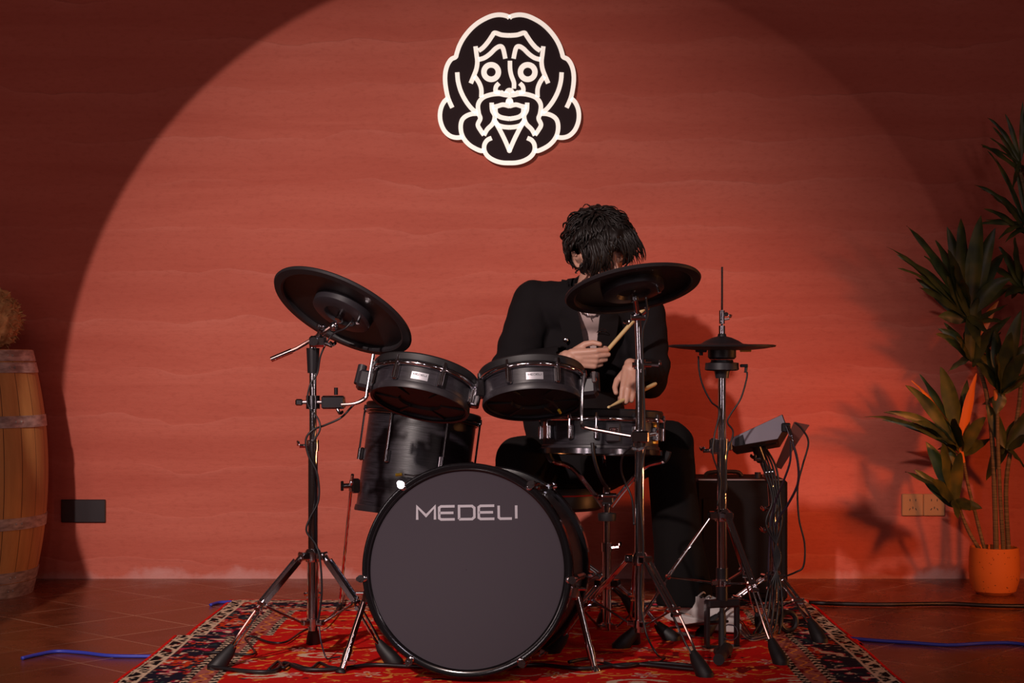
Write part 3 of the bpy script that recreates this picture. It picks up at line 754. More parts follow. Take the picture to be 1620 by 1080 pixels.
# ------------------------------------------------------------------ stands
def wing(mb, p, d, up=(0, 0, 1), s=1.0):
    p = Vector(p); d = Vector(d).normalized()
    mb.cyl(p, p+d*0.022*s, 0.006*s, n=10)
    M = frame(p+d*0.026*s, Vector(up), d)
    mb.box((0, 0.012*s, 0.004), (0.007, 0.020*s, 0.011*s), M @ Matrix.Rotation(0.35, 4, 'X'), 0.002).box((0, -0.012*s, 0.004), (0.007, 0.020*s, 0.011*s), M @ Matrix.Rotation(-0.35, 4, 'X'), 0.002)
def tripod(t, c, zc, zh, feet, gap=0.010, bar=0.0065, dark=None, style='twin', toe_z=0.062):
    """legs hang from the collar at zc, braces run from the lower hub zh; feet are floor points"""
    c = Vector((c[0], c[1], 0))
    m = MB(); m.lathe([(0.012, zc-0.018), (0.022, zc-0.018), (0.024, zc-0.005), (0.024, zc+0.012), (0.018, zc+0.02), (0.012, zc+0.02)], Matrix.Translation(c), 24, closed=True)
    col = m
    h = MB().lathe([(0.012, zh-0.012), (0.020, zh-0.012), (0.020, zh+0.012), (0.012, zh+0.012)], Matrix.Translation(c), 24, closed=True)
    for f in feet:
        f = Vector((f[0], f[1], 0.0)); d = (f-c).normalized(); s_ = Vector((-d.y, d.x, 0))
        top = c+d*0.034+Vector((0, 0, zc)); toe = f-d*0.045+Vector((0, 0, toe_z))
        L = (toe-top)
        col.box((0.026, 0, 0), (0.034, 0.034, 0.024), frame(c+Vector((0, 0, zc)), (0, 0, 1), d), 0.004)
        h.box((0.022, 0, 0), (0.026, 0.026, 0.018), frame(c+Vector((0, 0, zh)), (0, 0, 1), d), 0.003)
        lg = MB(); jt = top+L*0.56+Vector((0, 0, 0.012)); dl = (jt-top).normalized(); d2 = (toe-jt)
        if style == 'channel':
            nn = s_.cross(dl); Mx = Matrix((s_, nn, dl)).transposed().to_4x4(); Mx.translation = top
            Lj = (jt-top).length
            lg.box((0, 0.004, Lj*0.54), (gap*2+0.006, 0.003, Lj*0.86), Mx, 0.001)
            for sg in (-1, 1): lg.box((sg*(gap+0.003), -0.003, Lj*0.54), (0.003, 0.016, Lj*0.86), Mx, 0.001)
            lg.cyl(top, top+dl*Lj*0.16, 0.010, n=12)
        else:
            for sg in (-1, 1): lg.tube([top+s_*sg*gap, jt+s_*sg*gap], bar, 10, flat=0.7)
        for sg in (-1, 1): lg.tube(smooth_path([jt+s_*sg*(gap*0.6)-dl*0.015, jt+s_*sg*(gap+0.002)+d2*0.12, jt+d2*0.75+s_*sg*(gap+0.002), toe+s_*sg*0.004], 4), bar*0.62, 8)
        for q, hw in ((top, gap+0.008), (jt, gap+0.010), (jt+d2*0.12, gap+0.006)):
            lg.cyl(q-s_*hw, q+s_*hw, 0.0062, n=10)
        lg.ball(jt+s_*(gap+0.010), 0.007, n=8); lg.ball(jt-s_*(gap+0.010), 0.007, n=8)
        lo = lg.build('leg', dark or chrome, t)
        ax = (f-toe).normalized(); ft_ = f+Vector((0, 0, 0.004))
        MB().tube([toe-d2.normalized()*0.018, toe+d2.normalized()*0.004, (toe+ft_)/2+d*0.004, ft_+Vector((0, 0, 0.008)), ft_], [0.010, 0.016, 0.021, 0.0235, 0.021], 14, flat=1.15).build('rubber_foot', rubber, lo)
        q = jt; hb = c+d*0.034+Vector((0, 0, zh))
        br = MB(); br.tube([hb, q], 0.0078 if style == 'channel' else 0.0062, 8, flat=0.5); br.build('brace', dchrome, t)
    col.build('leg_collar', chrome, t); h.build('brace_hub', chrome, t)

# --- left cymbal stand
LS = Vector((-0.597, 4.93-CAM_D, 0))
ls = thing('cymbal_stand', 'chrome tripod stand on the left carrying the tilted cymbal', 'stand', LS, 'cymbal stands')
tripod(ls, LS, 0.325, 0.125, [(-0.863, 4.776-CAM_D), (-0.345, 4.86-CAM_D), (-0.630, 5.16-CAM_D+0.05)], 0.013, style='channel')
ztop = at(497, 545, 4.93).z
poleL = MB().cyl(LS+Vector((0, 0, 0.10)), LS+Vector((0, 0, at(0, 705, 4.93).z)), 0.0145, n=20).build('lower_tube', chrome, ls)
MB().cyl(LS+Vector((0, 0, at(0, 705, 4.93).z)), LS+Vector((0, 0, ztop)), 0.0110, n=20).build('upper_tube', chrome, ls)
zj = at(0, 705, 4.93).z
m = MB().cyl(LS+Vector((0, 0, zj-0.015)), LS+Vector((0, 0, zj+0.018)), 0.018, n=20); wing(m, LS+Vector((-0.018, -0.004, zj)), (-1, -0.2, 0)); m.build('height_clamp', chrome, ls)
MB().cyl(LS+Vector((0, 0, ztop-0.085)), LS+Vector((0, 0, ztop-0.01)), 0.0165, 0.020, n=20).build('tilter_sleeve', blackm, ls)
n1 = Vector((0.38, 0.41, 0.826)).normalized()
CC1 = at(545, 487, 4.88)                               # cymbal centre
def lpt(px, py, D=4.90): return at(px, py, D)
m = MB(); tl = lpt(503, 540); m.box((0, 0, 0), (0.05, 0.034, 0.034), frame(tl, (0, 0, 1)), 0.006).cyl(tl+Vector((-0.01, -0.03, 0)), tl+Vector((-0.01, 0.03, 0)), 0.013, n=16)
wing(m, tl+Vector((0.024, -0.012, -0.006)), (0.8, -0.3, -0.3)); wing(m, tl+Vector((0.0, -0.012, 0.014)), (0.5, -0.3, 1)); m.build('tilter', chrome, ls)
arm = MB().tube([lpt(430, 568), lpt(470, 551), lpt(492, 538), lpt(520, 520), lpt(532, 512)], [0.0062, 0.0062, 0.0062, 0.007, 0.007], 10)
arm.cyl(lpt(429, 568.5), lpt(462, 554.5), 0.0085, n=12); arm.build('boom_arm', chrome, ls)
rod = MB().tube([lpt(532, 512), CC1-n1*0.025, CC1+n1*0.055], 0.0045, 8).cyl(CC1-n1*0.045, CC1-n1*0.012, 0.011, n=14)
rod.ball(lpt(528, 516), 0.014, n=14); rod.tube([lpt(556, 512, 4.86), lpt(560, 497, 4.87)], 0.003, 6)
rod.build('cymbal_post', chrome, ls)
# clamp and L rod carrying the left tom
cz = at(0, 636, 4.93).z; m = MB(); m.cyl(LS+Vector((0, 0, cz-0.020)), LS+Vector((0, 0, cz+0.020)), 0.021, n=20)
m.cyl(LS+Vector((-0.045, -0.01, cz)), LS+Vector((0.03, -0.01, cz)), 0.006, n=10); m.box((0, 0, 0), (0.022, 0.018, 0.020), Matrix.Translation(LS+Vector((-0.04, -0.01, cz))), 0.004)
m.box((0.062, -0.005, cz), (0.070, 0.034, 0.040), Matrix.Translation(LS), 0.005); wing(m, LS+Vector((0.070, -0.01, cz+0.022)), (0, 0, 1)); wing(m, LS+Vector((0.075, -0.02, cz-0.02)), (0.6, -0.2, -1), s=0.8)
m.build('tom_clamp', dchrome, ls)
MB().tube(smooth_path([lpt(540, 640), lpt(562, 638), lpt(578, 630), lpt(581, 618), lpt(585, 595), lpt(591, 560)], 4), 0.0055, 10).build('tom_rod', chrome, ls)

# --- right cymbal stand
RS = Vector((0.380, 4.90-CAM_D, 0))
rs_ = thing('cymbal_stand', 'chrome tripod stand right of the kick drum under the cymbal hiding the drummer\'s face', 'stand', RS, 'cymbal stands')
tripod(rs_, RS, 0.318, 0.125, [(0.549, 4.66-CAM_D), (0.115, 5.04-CAM_D), (0.385, 5.21-CAM_D)])
def rpt(px, py, D=4.90): return at(px, py, D)
z1 = rpt(0, 690).z; z2 = rpt(0, 577).z; z3 = rpt(0, 500).z
MB().cyl(RS+Vector((0, 0, 0.10)), RS+Vector((0, 0, z1)), 0.0145, n=20).build('lower_tube', chrome, rs_)
MB().cyl(RS+Vector((0, 0, z1)), RS+Vector((0, 0, z2)), 0.0125, n=20).build('middle_tube', chrome, rs_)
MB().cyl(RS+Vector((0, 0, z2)), RS+Vector((-0.006, 0, z3)), 0.0095, n=20).build('upper_tube', chrome, rs_)
m = MB().cyl(RS+Vector((0, 0, z2-0.013)), RS+Vector((0, 0, z2+0.016)), 0.017, n=20).cyl(RS+Vector((-0.022, -0.006, z2)), RS+Vector((0.035, -0.006, z2)), 0.008, n=12); wing(m, RS+Vector((0.035, -0.006, z2)), (1, -0.1, -0.05)); m.build('height_clamp', chrome, rs_)
m = MB().cyl(RS+Vector((0, 0, z1-0.03)), RS+Vector((0, 0, z1+0.02)), 0.020, n=20).box((0.0, -0.03, z1), (0.05, 0.035, 0.036), Matrix.Translation(RS), 0.005)
wing(m, RS+Vector((0.025, -0.03, z1+0.006)), (1, -0.1, 0.2)); wing(m, RS+Vector((-0.005, -0.045, z1-0.02)), (-0.2, -0.6, -1)); m.build('tom_clamp', chrome, rs_)
MB().tube(smooth_path([rpt(925, 590, 4.93), rpt(921, 612, 4.93), rpt(920, 640, 4.93), rpt(920, 668, 4.93), rpt(926, 676, 4.92), rpt(960, 683, 4.90), rpt(998, 690, 4.88)], 4), 0.0055, 10).build('tom_rod', chrome, rs_)
n2 = Vector((-0.15, 0.28, 0.945)).normalized()
CC2 = rpt(1000, 450, 4.88)
tp = RS+Vector((-0.006, 0, z3))
m = MB().ball(tp, 0.015, n=14).cyl(tp+Vector((-0.02, -0.008, -0.004)), tp+Vector((0.022, -0.008, -0.004)), 0.010, n=14); wing(m, tp+Vector((-0.02, -0.01, -0.012)), (-0.6, -0.4, -0.6), s=0.8); wing(m, tp+Vector((0.014, -0.012, 0.005)), (0.6, -0.4, 0.5), s=0.7); m.build('tilter', chrome, rs_)
MB().tube([tp, CC2-n2*0.05, CC2+n2*0.05], [0.0085, 0.0085, 0.0045], 10).cyl(CC2-n2*0.055, CC2-n2*0.028, 0.012, n=14).build('cymbal_post', chrome, rs_)

# --- cymbals
def cymbal(name, label, c, n, R, D_pod, group):
    M = frame(c, n, (1, 0, 0)); t = thing(name, label, 'cymbal', M, group, local=True)
    top = [(0.006, 0.030), (0.022, 0.028), (0.040, 0.020), (0.050, 0.008), (R*0.6, 0.002), (R-0.012, -0.006), (R-0.002, -0.010), (R, -0.014), (R-0.004, -0.020), (R-0.026, -0.022), (R-0.031, -0.018), (R-0.032, -0.006)]
    MB().lathe(top, None, 96).build('playing_surface', padm, t)
    MB().lathe([(R-0.031, -0.008), (R*0.60, -0.005), (0.092, -0.003)], None, 96).build('underside_plate', padunder, t)
    MB().lathe([(0.094, -0.001), (0.092, -0.024), (0.086, -0.028), (0.052, -0.030), (0.046, -0.020), (0.008, -0.020), (0.008, 0.028)], None, 72).build('trigger_housing', plastic, t)
    MB().cyl((0.066, -0.04, -0.026), (0.070, -0.044, -0.052), 0.005, n=10).build('jack_plug', chrome, t)
    MB().cyl((0, 0, 0.03), (0, 0, 0.045), 0.014, 0.010, n=14).build('top_felt', rubber, t)
    return t
cymbal('cymbal_pad', 'round black cymbal pad tilted steeply on the left stand, underside facing out', CC1, n1, 0.224, 0, 'electronic cymbals')
cymbal('cymbal_pad', 'round black cymbal pad in front of the drummer\'s face', CC2, n2, 0.205, 0, 'electronic cymbals')

# --- hi-hat
HS = Vector((0.658, 5.15-CAM_D, 0))
hs = thing('hi_hat_stand', 'chrome hi-hat stand with pedal, between the drummer\'s leg and the control module', 'stand', HS)
tripod(hs, HS, 0.425, 0.215, [(0.797, 4.86-CAM_D), (0.335, 5.13-CAM_D), (0.835, 5.45-CAM_D)], 0.006, 0.0055)
H = lambda y: at(0, y, 5.15).z
MB().cyl(HS+Vector((0, 0, 0.14)), HS+Vector((0, 0, H(700))), 0.0155, n=20).build('lower_tube', chrome, hs)
MB().cyl(HS+Vector((0, 0, H(700))), HS+Vector((0, 0, H(592))), 0.0125, n=20).build('upper_tube', chrome, hs)
m = MB().cyl(HS+Vector((0, 0, H(718))), HS+Vector((0, 0, H(694))), 0.020, n=20).box((-0.028, -0.004, H(705)), (0.022, 0.03, 0.05), Matrix.Translation(HS), 0.005).box((0.024, -0.004, H(705)), (0.012, 0.02, 0.03), Matrix.Translation(HS), 0.003)
wing(m, HS+Vector((-0.038, -0.006, H(712))), (-1, -0.2, -0.1)); m.build('height_clamp', chrome, hs)
MB().cyl(HS+Vector((0, 0, H(562))), HS+Vector((0, 0, H(422))), 0.0035, n=10).build('pull_rod', chrome, hs)
m = MB().cyl(HS+Vector((0, 0, H(533))), HS+Vector((0, 0, H(515))), 0.010, n=14).cyl(HS+Vector((0, 0, H(512))), HS+Vector((0, 0, H(491))), 0.009, n=14); wing(m, HS+Vector((0.008, -0.004, H(505))), (1, -0.3, 0.2), s=0.7); m.cyl(HS+Vector((0.012, -0.01, H(497))), HS+Vector((0.012, 0.01, H(497))), 0.007, n=10); m.build('clutch', chrome, hs)
yaw = Matrix.Rotation(math.radians(20), 4, 'Z')
HY = Matrix.Translation(HS) @ yaw
MB().cyl(HS+Vector((0, 0, 0.26)), HS+Vector((0, 0, 0.14)), 0.019, n=16).box((0, 0, 0.150), (0.11, 0.04, 0.024), HY, 0.005).build('pedal_yoke', blackm, hs)
for sx in (-1, 1):
    MB().box((sx*0.052, 0, 0.080), (0.013, 0.022, 0.15), HY, 0.003).build('pedal_upright', blackm, hs)
MB().box((0, 0.0, 0.010), (0.125, 0.05, 0.010), HY, 0.003).box((0, 0.15, 0.008), (0.03, 0.32, 0.008), HY, 0.002).build('pedal_base', blackm, hs)
MB().box((0, 0, 0), (0.085, 0.27, 0.009), HY @ Matrix.Translation((0, 0.165, 0.058)) @ Matrix.Rotation(math.radians(-12), 4, 'X'), 0.003).build('footboard', blackm, hs)
m = MB()
for k in range(9): m.lathe([(0.0045+0.0018*math.cos(q*PI/3), 0.0018*math.sin(q*PI/3)) for q in range(6)], HY @ Matrix.Translation((0, 0.0, 0.092+k*0.0085)) @ Matrix.Rotation(k % 2*PI/2, 4, 'Z') @ Matrix.Rotation(PI/2, 4, 'X'), 12, closed=True)
m.build('pedal_chain', chrome, hs)
HC = HS+Vector((0, 0, H(545)))
hh = thing('hi_hat_pad', 'flat black hi-hat cymbal pad threaded on the tall thin rod', 'cymbal', HC)
Mh = Matrix.Translation(HC)
MB().lathe([(0.0045, 0.034), (0.012, 0.034), (0.014, 0.026), (0.030, 0.022), (0.052, 0.012), (0.066, 0.003), (0.10, 0.0), (0.158, 0.0), (0.168, -0.002), (0.166, -0.007), (0.13, -0.013), (0.085, -0.017), (0.004, -0.017)], Mh, 80).build('playing_surface', padm, hh)
MB().lathe([(0.044, -0.016), (0.044, -0.040), (0.038, -0.046), (0.005, -0.046)], Mh, 48).build('bell_housing', plastic, hh)
MB().cyl(HC+Vector((-0.068, -0.02, -0.014)), HC+Vector((-0.068, -0.02, -0.034)), 0.006, n=10).box((-0.068, -0.02, -0.018), (0.034, 0.02, 0.012), Mh, 0.002).build('jack_plug', plastic, hh)
MB().box((0.07, -0.03, -0.018), (0.034, 0.02, 0.010), Mh, 0.002).build('orange_label', mat('amber_sticker', (0.75, 0.33, 0.05), 0.5), hh)
MB().lathe([(0.005, -0.047), (0.034, -0.047), (0.036, -0.055), (0.052, -0.057), (0.053, -0.078), (0.048, -0.081), (0.024, -0.083), (0.020, -0.105), (0.005, -0.105)], Mh, 48).box((0.066, -0.02, -0.066), (0.024, 0.014, 0.010), Mh, 0.002).cyl(HC+Vector((0.074, -0.02, -0.066)), HC+Vector((0.071, -0.02, -0.088)), 0.005, n=10).build('control_pickup', greyplate and plastic, hh)

# --- snare stand
SS = Vector((0.309, 5.35-CAM_D, 0))
ss = thing('snare_stand', 'chrome basket stand holding the snare drum', 'stand', SS)
S = lambda y: at(0, y, 5.35).z
tripod(ss, SS, S(922), 0.045, [(0.13, 5.22-CAM_D), (0.52, 5.28-CAM_D), (0.31, 5.62-CAM_D)], 0.008, 0.005, toe_z=0.05)
MB().cyl(SS+Vector((0, 0, 0.035)), SS+Vector((0, 0, S(862))), 0.0135, n=18).build('lower_tube', chrome, ss)
MB().cyl(SS+Vector((0, 0, S(862))), SS+Vector((0, 0, S(796))), 0.010, n=18).build('upper_tube', chrome, ss)
m = MB().cyl(SS+Vector((0, 0, S(872))), SS+Vector((0, 0, S(858))), 0.017, n=18); wing(m, SS+Vector((0.016, -0.006, S(866))), (1, -0.2, 0.1)); m.build('height_clamp', chrome, ss)
MB().lathe([(0.01, S(824)), (0.028, S(823)), (0.030, S(818)), (0.030, S(812)), (0.012, S(810))], Matrix.Translation(SS), 24, closed=True).build('tension_knob', rubber, ss)
m = MB().box((0, 0, S(789)), (0.042, 0.036, 0.030), Matrix.Translation(SS), 0.005).cyl(SS+Vector((-0.03, -0.015, S(783))), SS+Vector((0.03, -0.015, S(783))), 0.008, n=12)
wing(m, SS+Vector((-0.018, -0.018, S(790))), (-0.5, -0.8, 0.3), s=0.8); m.cyl(SS+Vector((0, 0, S(806))), SS+Vector((0, 0, S(770))), 0.012, n=16); m.build('basket_hub', chrome, ss)
for a in (200, -20, 90):
    ar = math.radians(a); d = Vector((math.cos(ar), math.sin(ar), 0)); c0 = SS
    P = [c0+d*0.015+Vector((0, 0, S(800))), c0+d*0.055+Vector((0, 0, S(775))), c0+d*0.125+Vector((0, 0, S(738))), c0+d*0.190+Vector((0, 0, S(727))), c0+d*0.207+Vector((0, 0, S(712)))]
    ao = MB().tube(smooth_path(P, 4), 0.006, 8, flat=1.3).build('basket_arm', chrome, ss)
    MB().tube(smooth_path(P, 4)[-5:], 0.010, 10).build('arm_grip', rubber, ao)

# --- module stand and module
MSx = Vector((0.868, 5.45-CAM_D, 0))
mst = thing('module_stand', 'chrome tripod stand at the right of the kit holding the control module, wrapped in cables', 'stand', MSx)
tripod(mst, MSx, at(0, 912, 5.45).z, 0.10, [(0.985, 5.24-CAM_D), (0.62, 5.36-CAM_D), (0.92, 5.77-CAM_D)])
Q = lambda y: at(0, y, 5.45).z
MB().cyl(MSx+Vector((0, 0, 0.08)), MSx+Vector((0, 0, Q(838))), 0.0145, n=18).build('lower_tube', chrome, mst)
MB().cyl(MSx+Vector((0, 0, Q(838))), MSx+Vector((-0.012, 0, Q(752))), 0.0110, n=18).build('upper_tube', chrome, mst)
m = MB().cyl(MSx+Vector((0, 0, Q(842))), MSx+Vector((0, 0, Q(826))), 0.018, n=18); wing(m, MSx+Vector((-0.016, -0.006, Q(836))), (-1, -0.2, -0.4)); m.cyl(MSx+Vector((0, 0, Q(806))), MSx+Vector((0, 0, Q(796))), 0.017, n=18); wing(m, MSx+Vector((-0.014, -0.006, Q(802))), (-1, -0.2, -0.5)); m.build('height_clamp', chrome, mst)
m = MB().ball(at(1216, 752, 5.44), 0.020, n=16).cyl(at(1209, 748, 5.42), at(1225, 746, 5.42), 0.011, n=12).cyl(at(1216, 752, 5.44), at(1203, 722, 5.42), 0.011, n=14); wing(m, at(1203, 727, 5.40), (-1, -0.3, 0.1)); m.build('tilter', chrome, mst)
MB().cyl(at(1205, 728, 5.42), at(1196, 704, 5.40), 0.017, n=16).box((0, 0, 0), (0.09, 0.07, 0.012), frame(at(1205, 702, 5.40), (-0.16, 0, 1)), 0.003).build('mount_plate', blackm, mst)
mod = thing('control_module', 'wedge-shaped grey and black electronic control module on the right-hand stand', 'drum module', at(1205, 700, 5.40))
def poly_w(P, D, dx=0, dz=0): return [at(x, y, D)+Vector((dx, 0, dz)) for x, y in P]
side = [(1153, 701), (1160, 691), (1238, 655), (1244, 672), (1231, 694), (1160, 706)]
a0 = poly_w(side, 5.28); a1 = [p+Vector((0.042, 0.22, -0.038)) for p in a0]
m = MB(); k = len(a0); m.add(a0+a1, [tuple(range(k)), tuple(range(2*k-1, k-1, -1))]+[(i, (i+1) % k, k+(i+1) % k, k+i) for i in range(k)])
m.build('case', plastic, mod, bevel=0.002)
cen = sum(a0, Vector())/k
a2 = [cen+(p-cen)*0.965+Vector((0, -0.0035, 0)) for p in a0]; a3 = [cen+(p-cen)*0.965+Vector((0, 0.002, 0)) for p in a0]
MB().add(a2+a3, [tuple(range(k)), tuple(range(2*k-1, k-1, -1))]+[(i, (i+1) % k, k+(i+1) % k, k+i) for i in range(k)]).build('side_cheek', greyplate, mod, smooth=False)
b4 = [(1163, 694), (1175, 687), (1179, 703), (1162, 706)]
MB().add(poly_w(b4, 5.272)+poly_w(b4, 5.279), [(0, 1, 2, 3), (7, 6, 5, 4)]+[(i, (i+1) % 4, 4+(i+1) % 4, 4+i) for i in range(4)]).build('side_band', plastic, mod, smooth=False)
pn = [(1256, 667), (1281, 672), (1262, 700), (1236, 742), (1226, 738)]
MB().add(poly_w(pn, 5.50)+poly_w(pn, 5.506), [tuple(range(5)), tuple(range(9, 4, -1))]+[(i, (i+1) % 5, 5+(i+1) % 5, 5+i) for i in range(5)]).build('rear_plate', mat('brown_plate', (0.10, 0.030, 0.022), 0.3), mod, smooth=False)
m = MB().cyl(at(1246, 674, 5.27), at(1252, 690, 5.25), 0.007, n=12).cyl(at(1252, 690, 5.25), at(1254, 699, 5.25), 0.005, n=12); m.build('jack_plug', chrome, mod)
MB().box((0, 0, 0), (0.03, 0.02, 0.03), Matrix.Translation(at(1243, 676, 5.28)), 0.004).build('jack_socket', blackm, mod)

# --- throne
TP = Vector(((868-810)*6.0/F_PX+0.03, 5.98-CAM_D, 0))
th = thing('drum_throne', 'round black padded drum stool with red piping under the drummer', 'stool', TP)
MB().lathe([(0.001, 0.372), (0.155, 0.372), (0.172, 0.385), (0.175, 0.43), (0.165, 0.455), (0.10, 0.465), (0.001, 0.465)], Matrix.Translation(TP), 48).build('seat', mat('seat_vinyl', (0.010, 0.008, 0.009), 0.4), th)
MB().lathe([(0.1755+0.003*math.cos(q*PI/4), 0.431+0.003*math.sin(q*PI/4)) for q in range(8)], Matrix.Translation(TP), 48, closed=True).build('piping', redpipe, th)
MB().box((0, 0, 0.362), (0.12, 0.12, 0.02), Matrix.Translation(TP), 0.005).cyl(TP+Vector((0, 0, 0.30)), TP+Vector((0, 0, 0.362)), 0.026).build('seat_mount', blackm, th)
MB().cyl(TP+Vector((0.02, 0, 0.05)), TP+Vector((0.02, 0, 0.345)), 0.013).cyl(TP+Vector((-0.02, 0, 0.05)), TP+Vector((-0.02, 0, 0.345)), 0.013).build('post', chrome, th)
tripod(th, TP, 0.23, 0.07, [TP+Vector((0.28, -0.17, 0)), TP+Vector((-0.28, -0.17, 0)), TP+Vector((0, 0.32, 0))], 0.010, 0.008, blackm)

# --- amplifier
AP = at(1165, 945, 6.30); AP.z = 0
amp = thing('drum_amplifier', 'black box speaker amplifier on the floor behind the hi-hat stand', 'amplifier', AP)
aw, ah, ad = 0.345, 0.455, 0.30
MB().box((0, 0, ah/2+0.012), (aw, ad, ah), Matrix.Translation(AP), 0.012).build('cabinet', ampm, amp)
gm = mat('grille_cloth', (0.007, 0.006, 0.007), 0.8, 0, 0.2); n_ = NT(gm); n_.bump(n_.noise(n_.coord(), 500, 1), 0.6, 0.003)
MB().box((0, -ad/2-0.002, ah/2-0.01), (aw-0.05, 0.008, ah-0.10), Matrix.Translation(AP), 0.003).build('speaker_grille', gm, amp)
MB().box((0, -ad/2+0.004, ah+0.010), (aw-0.02, 0.010, 0.005), Matrix.Translation(AP), 0.002).build('edge_trim', silver, amp)
m = MB()
for sx in (-1, 1):
    for sy in (-1, 1): m.cyl(AP+Vector((sx*(aw/2-0.03), sy*(ad/2-0.03), 0)), AP+Vector((sx*(aw/2-0.03), sy*(ad/2-0.03), 0.014)), 0.014)
m.build('feet', rubber, amp)
MB().tube(smooth_path([AP+Vector((-0.12, 0, ah+0.012)), AP+Vector((-0.10, 0, ah+0.028)), AP+Vector((0.0, 0, ah+0.030)), AP+Vector((0.02, 0, ah+0.012))], 5), 0.008, 8).build('carry_handle', rubber, amp)
kb_ = MB().cyl(AP+Vector((0.07, -0.08, ah+0.010)), AP+Vector((0.07, -0.08, ah+0.034)), 0.012).build('control_knob', plastic, amp)

# ------------------------------------------------------------------ person
def blob(caps, voxel, smooth_n=4, fac=0.5):
    """union of tapered capsules / ellipsoids remeshed to one smooth skin"""
    mb = MB()
    for cpt in caps:
        if len(cpt) == 4 and not isinstance(cpt[1], Matrix):
            p, r, q, s_ = cpt; p = Vector(p); q = Vector(q); h = (q-p).length
            n = 10; prof = []
            for i in range(n+1): a = PI/2*i/n; prof.append((max(1e-4, r*math.sin(a)), -r*math.cos(a)))
            for i in range(n+1): a = PI/2*i/n; prof.append((max(1e-4, s_*math.cos(a)), h+s_*math.sin(a)))
            mb.lathe(prof, frame(p, q-p if h > 1e-6 else (0, 0, 1)), 20)
        else:                                   # (centre, (rx,ry,rz)[, rotation matrix])
            c0, rr = cpt[0], cpt[-1]
            M = Matrix.Translation(Vector(c0)) @ (cpt[1] if len(cpt) == 3 else Matrix()) @ Matrix.Diagonal((*rr, 1))
            mb.ball((0, 0, 0), 1.0, (1, 1, 1), M, 28)
    me = bpy.data.meshes.new('b'); me.from_pydata([tuple(v) for v in mb.v], [], mb.f)
    import bmesh
    b = bmesh.new(); b.from_mesh(me); bmesh.ops.remove_doubles(b, verts=b.verts, dist=1e-5); bmesh.ops.recalc_face_normals(b, faces=b.faces); b.to_mesh(me); b.free()
    o = bpy.data.objects.new('b', me); C.objects.link(o)
    r = o.modifiers.new('r', 'REMESH'); r.mode = 'VOXEL'; r.voxel_size = voxel
    s_ = o.modifiers.new('s', 'SMOOTH'); s_.iterations = smooth_n; s_.factor = fac
    out = bpy.data.meshes.new_from_object(o.evaluated_get(bpy.context.evaluated_depsgraph_get()))
    bpy.data.objects.remove(o); return out
def displace(me, fn):
    nn = [v.normal.copy() for v in me.vertices]
    for v, n in zip(me.vertices, nn): v.co += n*fn(v.co)
def cull(me, fn):
    import bmesh
    b = bmesh.new(); b.from_mesh(me); bmesh.ops.delete(b, geom=[v for v in b.verts if fn(v.co)], context='VERTS'); b.to_mesh(me); b.free()

pelvis = Vector((0.185, 5.98-CAM_D, 0.535)); chest = at(922, 560, 5.93); upch = at(930, 490, 5.89); neck = at(935, 448, 5.86)
shR = at(845, 478, 5.90); shL = at(1018, 494, 5.88)
elR = at(806, 592, 5.79); wrR = at(902, 566, 5.62)
elL = at(1030, 598, 5.80); wrL = at(1012, 606, 5.585)
hipR = pelvis+Vector((-0.09, -0.02, -0.01)); hipL = pelvis+Vector((0.09, -0.02, -0.01))
knR = Vector((0.03, 5.52-CAM_D, 0.575)); anR = Vector((-0.01, 5.46-CAM_D, 0.155))
knL = at(1060, 702, 5.58); anL = at(1078, 940, 5.60)
HD = at(951, 394, 5.76)                       # head centre
# head frame: looks down and toward image right
hz = Vector((-0.06, -0.52, 0.85)).normalized()        # crown direction (tipped to the camera)
hf = Vector((0.46, -0.70, -0.62)); hf = (hf-hz*hf.dot(hz)).normalized()   # face direction
hx = hz.cross(hf) * -1                                # person's ... side axis (image left is -hx)
HM = Matrix((hf.cross(hz), hf, hz)).transposed().to_4x4(); HM.translation = HD   # local x side, y face, z crown

def hand(M, curl=0.0):
    """fist round a stick; local x along the hand, y thumb side, z back of the hand"""
    caps = []
    P = lambda x, y, z: M @ Vector((x, y, z))
    for y, x1 in ((0.026, 0.084), (0.009, 0.087), (-0.009, 0.083), (-0.026, 0.077)):
        caps.append((P(0.0, y*0.62, 0), 0.0165, P(x1, y, 0), 0.0115))
    caps.append((P(-0.02, 0.006, 0), 0.021, P(0.03, 0.0, -0.003), 0.020)); caps.append((P(-0.02, -0.008, 0), 0.020, P(0.03, -0.008, -0.002), 0.018))
    for k, (y, L1, L2, L3, r) in enumerate(((0.029, 0.038, 0.024, 0.019, 0.0092), (0.0095, 0.041, 0.027, 0.020, 0.0092), (-0.0100, 0.038, 0.025, 0.019, 0.0087), (-0.0285, 0.031, 0.019, 0.017, 0.0078))):
        x = (0.086, 0.090, 0.085, 0.078)[k]; z = 0.001; p = P(x, y, z)
        a = math.radians((-30, -36, -42, -50)[k])
        for L_, da in ((L1, -82), (L2, -68), (L3, -40)):
            x2 = x+math.cos(a)*L_; z2 = z+math.sin(a)*L_; q = P(x2, y*(0.96), z2)
            caps.append((p, r, q, r*0.93)); p = q; x, z = x2, z2; r *= 0.94; a += math.radians(da)
    th_ = [(0.012, 0.022, -0.012, 0.0150), (0.042, 0.044, -0.020, 0.0115), (0.070, 0.050, -0.024, 0.0098), (0.094, 0.046, -0.021, 0.0085)]
    for (a, b_) in zip(th_[:-1], th_[1:]): caps.append((P(*a[:3]), a[3], P(*b_[:3]), b_[3]))
    return caps
def hand_frame(o, X, Y, mirror=False):
    X = Vector(X).normalized(); Y = Vector(Y); Y = (Y-X*Y.dot(X)).normalized(); Z = X.cross(Y)*(-1 if mirror else 1)
    M = Matrix((X, Y, Z)).transposed().to_4x4(); M.translation = Vector(o); return M
